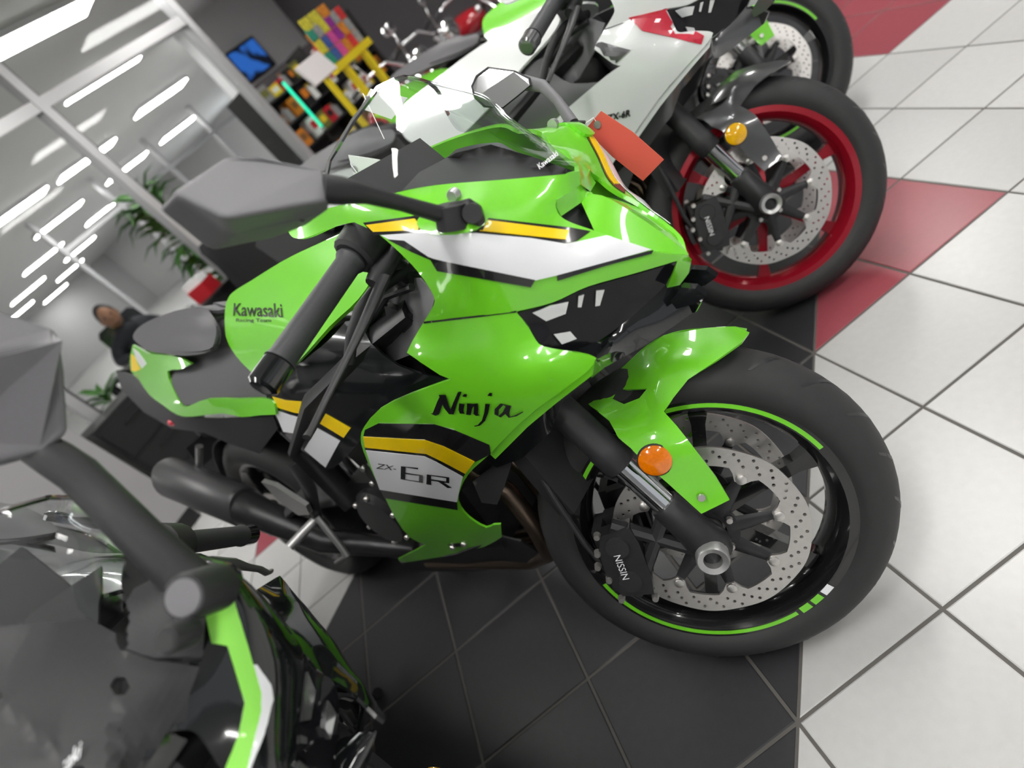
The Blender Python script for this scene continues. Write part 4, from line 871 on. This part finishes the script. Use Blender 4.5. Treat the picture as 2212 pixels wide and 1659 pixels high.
# raised left mirror of the black bike
def raised():
    g = lambda u, v_, x: POSE_E.atx(u, v_, x)
    F_ = [g(u, v_, x) for u, v_, x in ((-150, 700, -0.06), (-20, 662, -0.06), (125, 712, -0.055), (142, 800, -0.05), (150, 935, -0.045), (95, 975, -0.045), (10, 998, -0.05), (-130, 960, -0.06))]
    rid = [g(-140, 790, -0.03), g(118, 735, -0.03)]
    mb = MB(); n = len(F_); bx = np.array([-0.045, -0.01, 0.0]); bk = [p + bx for p in F_]
    mb.add(F_ + rid, [(0, 1, 2, 9, 8), (8, 9, 2, 3, 4, 5, 6, 7), (0, 8, 7)], False)
    for i in range(n): mb.add([F_[i], F_[(i + 1) % n], bk[(i + 1) % n], bk[i]], [(0, 1, 2, 3)], False)
    mb.add(bk, [tuple(range(n))], False)
    hs = mb.build('mirror_housing', PLASTICG, bike_black)
    bv = hs.modifiers.new('bevel', 'BEVEL'); bv.width = 0.006; bv.segments = 3; bv.limit_method = 'ANGLE'; bv.angle_limit = 0.3
    c = sum(bk) / n; MB().add([c + (p - c) * 0.93 + bx * 0.03 for p in bk], [tuple(range(n))], False).build('mirror_glass', CHROME, hs)
    MB().tube([g(62, 930, -0.075), g(84, 968, -0.065), g(122, 992, -0.056), g(170, 1024, -0.05), g(235, 1088, -0.035), g(310, 1165, -0.01), g(375, 1225, 0.0), g(415, 1262, 0.008)], [0.016, 0.017, 0.018, 0.0185, 0.019, 0.020, 0.021, 0.023], 14, flat=0.85).build('mirror_stalk', PLASTIC, hs)
    p0 = g(396, 1291, 0.085); ax_ = POSE_E.M.T @ (CAM - POSE_E.t) - p0; ax_ /= np.linalg.norm(ax_); ax_ = ax_ * 0.8 + np.array([0, -0.5, 0.35]); ax_ /= np.linalg.norm(ax_)
    MB().tube([p0 - ax_ * 0.05, p0 - ax_ * 0.004, p0], [0.021, 0.020, 0.0175], 24).build('mirror_pivot', PLASTIC, hs)
    MB().cyl(p0, p0 + ax_ * 0.0012, 0.0155, 0.015, 24).build('pivot_cap', PLASTICG, hs)
    ft = lay(POSE_E, [(262, 1350), (300, 1290), (350, 1262), (440, 1262), (446, 1330), (436, 1425), (340, 1430), (276, 1408)], k_tree, PLASTIC, hs, lift=0.012, name='mirror_foot')
    p1 = g(358, 1384, 0.115)
    MB().tube([p1 - ax_ * 0.03, p1 - ax_ * 0.003, p1], [0.012, 0.011, 0.009], 18).build('mirror_bolt', PLASTIC, hs)
    MB().cyl(p1, p1 + ax_ * 0.001, 0.008, 0.008, 6).build('bolt_socket', RUBBER, hs)
raised()
s_tree = bvh_of(part_of(bike_black, 'windscreen') + part_of(bike_black, 'upper_cowl'))
lay(POSE_E, [(-80, 1364), (0, 1356), (120, 1345), (190, 1340), (250, 1372), (330, 1424), (430, 1442), (408, 1500), (400, 1560), (412, 1620), (440, 1720), (-80, 1720)], s_tree, PLASTIC, part_of(bike_black, 'windscreen')[0], lift=0.003, name='screen_mask', step=22)
# ------------------------------------------------------------------ things around the bikes
def on_x(u, v_, X):
    q = sight(u, v_); return CAM + q * ((X - CAM[0]) / q[0])
def on_y(u, v_, Y):
    q = sight(u, v_); return CAM + q * ((Y - CAM[1]) / q[1])
# hang tags: red price card on the white bike, white papers on the green one
def hang_tag(name, corners, y, m_, label, string_to, holder):
    c = [PA.world(PA.at(u, v_, y)) for u, v_ in corners]; n = np.cross(c[1] - c[0], c[2] - c[0]); n /= np.linalg.norm(n); base = sum(c) / len(c)
    rt = empty(name, tuple(base)); MB().prism([p - base for p in c], n * 0.0012).build('card', m_, rt)
    top = (c[0] + c[-1]) / 2 - base; d_ = -top; q = top + d_ * 0.16
    MB().tube([q - n * 0.002, q + n * 0.0035], 0.006, 12).build('eyelet', ALU, rt)
    MB().tube([q, q + np.array([0, 0, 0.012]), PA.world(string_to) - base], 0.0008, 6).build('string', PAPER, rt)
    return tag(rt, label, 'tag')
hang_tag('price_tag', [(1298, 240), (1366, 285), (1434, 345), (1389, 391), (1322, 338), (1264, 280)], 0.20, REDTAG, 'plain red card tag hanging from the left mirror of the nearest green bike', PA.at(1240, 285, 0.185), None)
hang_tag('paper_tag', [(752, 335), (800, 342), (848, 350), (852, 382), (810, 392), (768, 394)], 0.10, PAPER, 'white paper tag behind the windscreen, above the black mirror', PA.at(790, 400, 0.06), None)
hang_tag('paper_tag', [(800, 192), (880, 212), (846, 258), (778, 234)], 0.16, PAPER, 'white paper tag seen through the top of the windscreen', PA.at(830, 300, 0.10), None)

# reception counter with black plinth, black cabinet at its end
LAM = mat('grey_laminate', (0.30, 0.29, 0.30), 0.5, noise=0.03, nscale=8); BLK = mat('black_laminate', (0.012, 0.012, 0.013), 0.4)
ct = empty('reception_counter', (-3.05, -0.45, 0))
MB().box((0, 0, 0.57), (0.56, 2.30, 0.94)).build('body', LAM, ct); MB().box((0, 0, 0.05), (0.52, 2.26, 0.10)).build('plinth', BLK, ct)
MB().box((0, 0, 1.055), (0.62, 2.36, 0.03)).build('worktop', LAM, ct)
for y in (-0.38, 0.39): MB().box((0.2825, y, 0.57), (0.005, 0.008, 0.94)).build('joint', BLK, ct)
tag(ct, 'light grey reception counter with a black plinth at the left', 'counter')
cb = empty('cabinet', (-3.1, 0.97, 0)); MB().box((0, 0, 0.37), (0.42, 0.42, 0.74)).build('body', BLK, cb)
for z in (0.14, 0.37, 0.60):
    dw = MB().box((0.214, 0, z), (0.012, 0.39, 0.21)).build('drawer', BLK, cb); MB().box((0.225, 0, z + 0.05), (0.012, 0.12, 0.015)).build('handle', BLK, dw)
tag(cb, 'low black drawer cabinet standing at the end of the grey counter', 'cabinet')

# potted plants
LEAF = mat('plant_leaf', (0.07, 0.20, 0.04), 0.5, noise=0.4, nscale=12); POT = mat('pot_glaze', (0.05, 0.05, 0.05), 0.3); SOIL = mat('soil', (0.03, 0.02, 0.015), 0.9); STEM = mat('plant_stem', (0.06, 0.08, 0.03), 0.7)
def plant(loc, h, spread, n, label, seed):
    rnd = random.Random(seed); rt = empty('potted_plant', loc)
    MB().lathe([(0, 0), (0.12, 0), (0.16, 0.28), (0.165, 0.30), (0.145, 0.30), (0.14, 0.27), (0, 0.27)], (0, 0, 0), 24).xf(lambda q: np.array([q[0], q[2], q[1]])).build('pot', POT, rt)
    MB().cyl((0, 0, 0.262), (0, 0, 0.275), 0.139, 0.139, 20).build('soil', SOIL, rt)
    MB().tube([(0, 0, 0.27), (0.02, 0.01, h * 0.5), (0, 0, h * 0.85)], [0.018, 0.014, 0.006], 8).build('stem', STEM, rt)
    lm = MB()
    lm.add([(0, 0, 0), (0.10, 0.045, 0.03), (0.24, 0.03, 0.02), (0.33, 0, -0.05), (0.24, -0.03, 0.02), (0.10, -0.045, 0.03), (0.12, 0, 0.015), (0.24, 0, 0.005)], [(0, 1, 6), (1, 2, 7, 6), (2, 3, 7), (0, 6, 5), (6, 7, 4, 5), (7, 3, 4)], True)
    me = lm.mesh('leaf', LEAF)
    for k in range(n):
        o = bpy.data.objects.new('leaf', me); COL.objects.link(o); o.parent = rt; f = 0.35 + 0.65 * k / n
        o.location = (0.01, 0, h * f * 0.9); o.rotation_euler = (rnd.uniform(-0.3, 0.3), rnd.uniform(-0.9, 0.35), k * 2.4 + rnd.uniform(-0.3, 0.3)); s_ = spread * rnd.uniform(0.7, 1.15); o.scale = (s_, s_, s_)
    return tag(rt, label, 'plant')
p = on_x(352, 470, -4.35); plant((p[0], p[1], 0), 1.75, 1.15, 150, 'tall leafy potted plant behind the glass, above the green tank', 3)
p = on_x(215, 850, -3.8); plant((p[0], p[1], 0), 0.85, 0.7, 60, 'low potted plant behind the glass, below the seated man', 5)

# seated man beyond the glass
SKIN = mat('skin', (0.36, 0.17, 0.09), 0.55); HAIR = mat('dark_hair', (0.012, 0.010, 0.010), 0.6); JACKET = mat('dark_jacket', (0.022, 0.024, 0.030), 0.8); TROUS = mat('dark_trousers', (0.02, 0.02, 0.025), 0.85)
def skin_mesh(name, nodes, edges, m_, parent, sub=2):
    me = bpy.data.meshes.new(name); me.from_pydata([n[:3] for n in nodes], edges, []); ob = bpy.data.objects.new(name, me); COL.objects.link(ob); ob.parent = parent
    md = ob.modifiers.new('skin', 'SKIN'); md.use_smooth_shade = True
    for i, n in enumerate(nodes):
        me.skin_vertices[0].data[i].radius = (n[3], n[4] if len(n) > 4 else n[3])
    me.skin_vertices[0].data[0].use_root = True
    sb = ob.modifiers.new('sub', 'SUBSURF'); sb.levels = sub; sb.render_levels = sub
    me.materials.append(m_)
    return ob
hp = on_x(235, 684, -4.95); man = empty('person', (hp[0], hp[1], 0), math.radians(-20))
zt = hp[2]                                             # head centre height
body = [(0, 0, 0.50, 0.15, 0.17), (0.03, 0, 0.68, 0.13, 0.17), (0.08, 0, 0.86, 0.12, 0.18), (0.12, 0, zt - 0.20, 0.08, 0.12), (0.145, 0, zt - 0.125, 0.055, 0.055)]
edges = [(0, 1), (1, 2), (2, 3), (3, 4)]
for sd in (-1, 1):
    k = len(body); body += [(0.11, sd * 0.19, zt - 0.24, 0.065), (0.20, sd * 0.25, 0.76, 0.055), (0.40, sd * 0.16, 0.74, 0.042), (0.48, sd * 0.12, 0.755, 0.034)]; edges += [(3, k), (k, k + 1), (k + 1, k + 2), (k + 2, k + 3)]
    k = len(body); body += [(0.06, sd * 0.10, 0.50, 0.095), (0.42, sd * 0.12, 0.50, 0.070), (0.44, sd * 0.12, 0.26, 0.055), (0.42, sd * 0.12, 0.07, 0.045), (0.54, sd * 0.13, 0.04, 0.04)]; edges += [(0, k), (k, k + 1), (k + 1, k + 2), (k + 2, k + 3), (k + 3, k + 4)]
skin_mesh('body', body, edges, JACKET, man)
head = MB().ball((0.175, 0, zt), 0.105, 20, (0.92, 0.74, 1.12)); head.ball((0.275, 0, zt - 0.012), 0.020, 8, (1, 0.8, 1.3)); head.ball((0.245, 0, zt - 0.062), 0.03, 10, (0.8, 1.3, 0.5))
for sd in (-1, 1): head.ball((0.165, sd * 0.080, zt - 0.005), 0.026, 8, (0.8, 0.4, 1.3))
head.build('head', SKIN, man)
MB().ball((0.155, 0, zt + 0.022), 0.108, 18, (0.92, 0.80, 1.05)).build('hair', HAIR, man)
for sd in (-1, 1): MB().ball((0.262, sd * 0.033, zt + 0.012), 0.011, 8).build('eye', HAIR, man)
for sd in (-1, 1):
    hn = MB().ball((0.515, sd * 0.115, 0.757), 0.035, 12, (1.25, 0.95, 0.5))
    for q in range(4): hn.tube([(0.54, sd * (0.09 + 0.017 * q), 0.757), (0.575, sd * (0.088 + 0.017 * q), 0.762), (0.603 - 0.006 * abs(q - 1.4), sd * (0.087 + 0.017 * q), 0.748)], [0.009, 0.0085, 0.007], 8)
    hn.tube([(0.50, sd * 0.085, 0.757), (0.53, sd * 0.062, 0.755), (0.552, sd * 0.058, 0.750)], [0.011, 0.0095, 0.008], 8)
    hn.build('hand', SKIN, man)
tag(man, 'person in a dark jacket sitting bent forward behind the glass', 'person')
# desk in front of him and his chair
desk = empty('desk', (hp[0] + 0.62, hp[1] - 0.22, 0), math.radians(-20)); MB().box((0, 0, 0.725), (0.46, 0.95, 0.025)).build('desktop', BLK, desk)
for x in (-0.20, 0.20):
    for y in (-0.44, 0.44): MB().box((x, y, 0.356), (0.04, 0.04, 0.712)).build('leg', BLK, desk)
tag(desk, 'black desk in front of the seated man', 'desk')
FAB = mat('chair_fabric', (0.014, 0.014, 0.016), 0.9)
def chair(loc, rz, label):
    c = empty('office_chair', loc, rz)
    MB().box((0, 0, 0.45), (0.46, 0.48, 0.07)).build('seat', FAB, c)
    b = MB().tube([(-0.22, 0, 0.56), (-0.25, 0, 0.75), (-0.27, 0, 1.00), (-0.27, 0, 1.04)], [0.20, 0.23, 0.21, 0.17], 16, flat=0.16, upv=(-1, 0, 0)).build('backrest', FAB, c)
    MB().tube([(-0.10, 0, 0.43), (-0.24, 0, 0.46), (-0.265, 0, 0.62)], 0.02, 8).build('back_post', BLK, c)
    MB().cyl((0, 0, 0.07), (0, 0, 0.42), 0.025, 0.025, 12).build('gas_lift', BLK, c)
    for k in range(5):
        a = k * 1.2566; MB().tube([(0, 0, 0.09), (0.27 * math.cos(a), 0.27 * math.sin(a), 0.065)], [0.022, 0.014], 8).build('leg', BLK, c)
        MB().ball((0.27 * math.cos(a), 0.27 * math.sin(a), 0.028), 0.028, 10).build('caster', BLK, c)
    for sd in (-1, 1): MB().tube([(-0.05, sd * 0.25, 0.45), (-0.05, sd * 0.28, 0.66), (0.15, sd * 0.28, 0.67)], 0.018, 8).build('armrest', BLK, c)
    return tag(c, label, 'chair')
chair((hp[0] - 0.02, hp[1], 0), math.radians(-20), 'black office chair under the seated man')
p = on_x(590, 545, -2.75); chair((p[0], p[1], 0), math.radians(35), 'black office chair behind the green tank, beside the partition')
p = on_x(520, 540, -2.2); chair((p[0], p[1] - 0.25, 0), math.radians(200), 'black office chair turned away, left of the other one')
# black display cabinet with a red and white helmet box
p = on_x(430, 625, -3.25); dc = empty('display_plinth', (p[0], p[1], 0)); hB = p[2] - 0.09
MB().box((0, 0, hB / 2), (0.40, 0.42, hB)).build('body', BLK, dc); MB().box((0, 0, hB + 0.01), (0.43, 0.45, 0.02)).build('top', BLK, dc)
tag(dc, 'black plinth at the partition with a red and white box on it', 'plinth')
REDB = mat('red_box', (0.55, 0.02, 0.03), 0.4); bxr = empty('carton', (p[0] + 0.02, p[1] + 0.02, hB + 0.02), 0.4)
MB().box((0, 0, 0.05), (0.16, 0.15, 0.10)).build('lower_half', REDB, bxr); MB().box((0, -0.01, 0.125), (0.161, 0.10, 0.05)).build('lid', PAPER, bxr)
tag(bxr, 'small red box with a white lid on the black plinth', 'box')

# television on the grey wall
tvp = on_x(540, 132, -6.48); SCRN = bpy.data.materials.new('tv_picture'); SCRN.use_nodes = True; nt = SCRN.node_tree; b = nt.nodes['Principled BSDF']
n1 = nt.nodes.new('ShaderNodeTexNoise'); n1.inputs['Scale'].default_value = 3.2; cr = nt.nodes.new('ShaderNodeValToRGB'); tc = nt.nodes.new('ShaderNodeTexCoord'); nt.links.new(tc.outputs['Object'], n1.inputs['Vector'])
cr.color_ramp.elements[0].color = (0.004, 0.008, 0.02, 1); cr.color_ramp.elements[0].position = 0.44; cr.color_ramp.elements[1].color = (0.03, 0.16, 0.62, 1); cr.color_ramp.elements[1].position = 0.52
nt.links.new(n1.outputs['Fac'], cr.inputs['Fac']); nt.links.new(cr.outputs['Color'], b.inputs['Emission Color']); b.inputs['Emission Strength'].default_value = 0.55; b.inputs['Base Color'].default_value = (0.01, 0.01, 0.01, 1)
tv = empty('television', (-6.46, tvp[1], tvp[2])); MB().box((0, 0, 0), (0.05, 0.66, 0.46)).build('bezel', BLK, tv); MB().box((0.027, 0, 0), (0.004, 0.60, 0.39)).build('screen', SCRN, tv)
tag(tv, 'wall television with a blue picture on the grey wall', 'television')

# accessory rack with a green light tube
rk0 = on_x(640, 250, -3.95); rack = empty('accessory_rack', (-4.05, 5.2, 0)); RACKM = mat('rack_metal', (0.02, 0.02, 0.02), 0.5)
MB().box((-0.14, 0, 0.85), (0.02, 2.0, 1.70)).build('back_panel', W_DARK, rack)
for y in (-1.0, 0.0, 1.0): MB().box((0, y, 0.85), (0.30, 0.03, 1.70)).build('upright', RACKM, rack)
shz = (0.12, 0.42, 0.70, 0.98, 1.24, 1.48)
for z in shz: MB().box((0.01, 0, z - 0.01), (0.30, 2.0, 0.02)).build('shelf', RACKM, rack)
tag(rack, 'black shelf rack full of small goods behind the sign stand', 'rack')
tb = on_x(650, 222, -3.86); GT = mat('green_neon', (0.02, 0.62, 0.36), 0.3, emit=1.2); tl = empty('light_tube', (-3.86, tb[1], 0.02))
MB().cyl((0, 0, 1.0), (0, 0, 1.52), 0.014, 0.014, 10).build('tube', GT, tl); MB().cyl((0, 0, 0.99), (0, 0, 1.005), 0.018, 0.018, 10).build('end_cap', RACKM, tl); MB().box((-0.01, 0, 0.49), (0.012, 0.02, 0.98)).build('bracket', RACKM, tl)
tag(tl, 'upright green light tube at the front of the goods rack', 'light')
GC = [mat('goods_' + n, c, 0.45) for n, c in (('yellow', (0.75, 0.55, 0.03)), ('black', (0.015, 0.015, 0.015)), ('grey', (0.25, 0.25, 0.25)), ('white', (0.75, 0.75, 0.72)), ('orange', (0.62, 0.20, 0.02)), ('olive', (0.16, 0.16, 0.04)), ('red', (0.5, 0.02, 0.03)), ('brown', (0.20, 0.09, 0.03)))]
rnd = random.Random(11); lv = ('bottom', 'second', 'third', 'fourth', 'fifth', 'top'); cn = ('yellow', 'black', 'grey', 'white', 'orange', 'olive', 'red', 'brown')
GOODS = []
for si, z in enumerate(shz):
    y = -0.95; k = 0
    while y < 0.92:
        wd = rnd.uniform(0.07, 0.15); hh = rnd.uniform(0.10, 0.21) if si < 5 else rnd.uniform(0.08, 0.16); ci = rnd.choice((0, 1, 1, 2, 2, 3, 4, 5, 6, 7))
        if abs(y + wd / 2) > wd / 2 + 0.02:
            if rnd.random() < 0.6:
                it = MB(); it.prism([(-0.05, -wd / 2, 0), (0.05, -wd / 2, 0), (0.05, wd / 2, 0), (-0.05, wd / 2, 0)], (0, 0, hh)); nm, ct_ = 'goods_box', 'box'
                root = it.build(nm, GC[ci]); MB().box((0.0508, 0, hh * 0.55), (0.0012, wd * 0.7, hh * 0.4)).build('label_panel', GC[(ci + 3) % 8], root)
            else:
                r_ = min(wd / 2, 0.055); nm, ct_ = 'bottle', 'bottle'
                root = MB().lathe([(0, 0), (r_, 0), (r_, hh * 0.68), (r_ * 0.4, hh * 0.8), (r_ * 0.4, hh * 0.86)], (0, 0, 0), 16).xf(lambda q: np.array([q[0], q[2], q[1]])).build(nm, GC[ci]); MB().cyl((0, 0, hh * 0.86), (0, 0, hh), r_ * 0.45, r_ * 0.45, 12).build('cap', GC[(ci + 5) % 8], root)
            root.location = (-4.05 + 0.04, 5.2 + y + wd / 2, z); GOODS.append((root, si, ci, ct_))
        y += wd + 0.012

num = {}
for root, si, ci, ct_ in GOODS: num[(si, ci, ct_)] = num.get((si, ci, ct_), 0) + 1
seen = {}
for root, si, ci, ct_ in GOODS:
    k = seen[(si, ci, ct_)] = seen.get((si, ci, ct_), 0) + 1
    wh = f'the {lv[si]} shelf of the goods rack'
    tag(root, (f'{cn[ci]} {ct_} on {wh}' if num[(si, ci, ct_)] == 1 else f'{("first", "second", "third", "fourth", "fifth")[k - 1]} {cn[ci]} {ct_} from the left on {wh}'), ct_, 'small goods on the rack')

# yellow sign stand with pictures
XS = -1.87; c4 = [on_x(u, v_, XS) for u, v_ in ((648, 92), (764, 22), (797, 92), (716, 168))]
y0, y1 = min(q[1] for q in c4), max(q[1] for q in c4); ym = (y0 + y1) / 2; y0, y1 = ym - 0.21, ym + 0.21; z0, z1 = 1.225, 1.46
YEL = mat('sign_yellow', (0.78, 0.60, 0.02), 0.4); sg = empty('sign_stand', (XS, ym, 0))
for y in (-0.11, 0.13): MB().box((-0.01, y, z0 / 2), (0.035, 0.045, z0)).build('post', YEL, sg)
MB().box((0, 0, 0.015), (0.40, 0.46, 0.03)).build('foot', YEL, sg)
MB().box((0, 0, z0 + 0.02), (0.05, y1 - y0 + 0.04, 0.045)).build('rail', YEL, sg)
MB().box((-0.012, 0, (z0 + z1) / 2 + 0.03), (0.012, y1 - y0, z1 - z0)).build('board', mat('sign_board', (0.55, 0.20, 0.03), 0.5), sg)
PC = [mat('picture_' + n, c, 0.4, noise=0.7, nscale=45) for n, c in (('pink', (0.75, 0.08, 0.30)), ('yellow', (0.75, 0.55, 0.05)), ('blue', (0.05, 0.10, 0.32)), ('teal', (0.03, 0.26, 0.18)), ('purple', (0.28, 0.03, 0.26)), ('orange', (0.75, 0.22, 0.03)), ('grey', (0.3, 0.3, 0.3)), ('red', (0.6, 0.04, 0.04)))]
order = (3, 2, 0, 5, 7, 6, 1, 2, 0, 4, 5, 6, 3, 6, 1, 4, 6, 7); k = 0; wy = (y1 - y0) / 6
for r_ in range(3):
    for q in range(6):
        MB().box((-0.003, -(y1 - y0) / 2 + wy * (q + 0.5), z0 + 0.085 + r_ * 0.08), (0.008, wy * 0.92, 0.074)).build('picture', PC[order[k]], sg); k += 1
for q in (0, 1, 2): MB().box((-0.003, -(y1 - y0) / 2 + wy * (0.8 + 1.5 * q), z1 + 0.07), (0.010, 0.085, 0.07)).build('topper', PC[(1, 1, 5)[q]], sg)
tag(sg, 'yellow sign stand with a board of colourful pictures', 'sign')
ls = on_x(690, 165, -1.80); hl = empty('leaflet_holder', (-1.78, y0 - 0.22, 0))
MB().box((0, 0, 0.62), (0.03, 0.03, 1.24)).build('post', YEL, hl); MB().box((0.02, -0.03, 1.31), (0.02, 0.24, 0.14), rodr(np.array([0, 1.0, 0]), -0.3)).build('tray', mat('clear_tray', (0.62, 0.58, 0.58), 0.25), hl); MB().box((0, 0, 0.012), (0.28, 0.28, 0.024)).build('foot', YEL, hl)
tag(hl, 'pale leaflet tray on a yellow post left of the sign board', 'holder')

# chrome cruisers along the dark wall
def cruiser(loc, rz, tankm, label):
    c = empty('cruiser_motorcycle', loc, rz); axf = np.array([0.78, 0, 0.31]); axr = np.array([-0.80, 0, 0.31])
    for ax_, nm in ((axf, 'front_wheel'), (axr, 'rear_wheel')):
        wv = MB().lathe([(0.215, -0.04), (0.235, -0.045), (0.235, 0.045), (0.215, 0.04), (0.205, 0.0)], ax_, 36, close=True).build(nm, CHROME, c)
        MB().lathe([(0.31, 0), (0.30, 0.04), (0.27, 0.06), (0.235, 0.05), (0.235, -0.05), (0.27, -0.06), (0.30, -0.04)], ax_, 36, close=True).build('tyre', RUBBER, wv)
        for k in range(10):
            a = k * 0.628; MB().tube([ax_, ax_ + np.array([0.21 * math.cos(a), 0, 0.21 * math.sin(a)])], 0.006, 6).build('spoke', CHROME, wv)
        MB().lathe([(0.335, -0.07), (0.345, 0), (0.335, 0.07), (0.325, 0.07), (0.335, 0), (0.325, -0.07)], ax_, 20, 0.3, 2.9, close=True).build('fender', tankm, c)
    for sd in (-1, 1):
        MB().tube([axf + np.array([0, sd * 0.09, 0]), np.array([0.45, sd * 0.09, 0.95])], 0.022, 12).build('fork_leg', CHROME, c)
        MB().tube([(0.45, sd * 0.06, 0.98), (0.40, sd * 0.18, 1.08), (0.26, sd * 0.38, 1.08), (0.15, sd * 0.44, 1.05)], 0.013, 10).build('handlebar', CHROME, c)
        MB().tube([(0.26, sd * 0.37, 1.08), (0.13, sd * 0.45, 1.045)], 0.018, 10).build('grip', RUBBERG, c)
        MB().tube([(0.30, sd * 0.33, 1.09), (0.30, sd * 0.40, 1.20)], 0.006, 8).build('mirror_stalk', CHROME, c)
        MB().ball((0.29, sd * 0.42, 1.235), 0.06, 14, (0.35, 1.2, 0.8)).build('mirror_housing', CHROME, c)
        MB().ball((0.46, sd * 0.22, 0.86), 0.038, 12).build('indicator', CHROME, c)
        MB().tube([(0.10, sd * 0.12, 0.50), (0.16, sd * 0.20, 0.32), (-0.2, sd * 0.20, 0.24), (-1.0, sd * 0.20, 0.27)], [0.024, 0.024, 0.03, 0.045], 12).build('exhaust_pipe', CHROME, c)
        MB().tube([(0.0, sd * 0.05, 0.42), (0.06 * sd + 0.02, sd * 0.09, 0.68)], [0.09, 0.075], 16).build('cylinder_barrel', CHROME, c)
    MB().ball((0.55, 0, 0.92), 0.10, 18, (0.9, 1, 1)).build('headlamp', CHROME, c)
    MB().lathe([(0, 0.0), (0.088, 0.0), (0.088, 0.01), (0, 0.02)], (0, 0, 0), 20).xf(lambda q: np.array([0.612 + q[1], q[0], 0.92 + q[2]])).build('headlamp_lens', REFL, c)
    MB().box((-0.02, 0, 0.36), (0.46, 0.24, 0.22)).build('crankcase', ALU, c)
    MB().ball((0.10, 0, 0.80), 0.30, 20, (1.0, 0.52, 0.42)).build('fuel_tank', tankm, c)
    MB().ball((-0.38, 0, 0.70), 0.28, 18, (1.1, 0.60, 0.30)).build('seat', SEATM, c)
    MB().tube([(0.50, 0, 0.90), (0.0, 0, 0.62), (-0.45, 0, 0.58), (-0.80, 0, 0.31)], 0.03, 10).build('frame', DARKM, c)
    return tag(c, label, 'motorcycle')
REDT = mat('red_tank_paint', (0.42, 0.01, 0.02), 0.2, coat=1.0)
p = on_y(868, 172, 4.05); cruiser((p[0] - 0.35, 4.05, 0), math.radians(8), REDT, 'chrome cruiser with a deep red tank, just right of the sign stand')
p = on_y(930, 95, 5.05); cruiser((p[0] - 0.35, 5.05, 0), math.radians(5), BLACKP, 'black and chrome cruiser farther along the dark wall')
p = on_y(1010, 35, 6.05); cruiser((p[0] - 0.20, 6.05, 0), math.radians(2), REDT, 'red and chrome cruiser farthest from the camera by the dark wall')
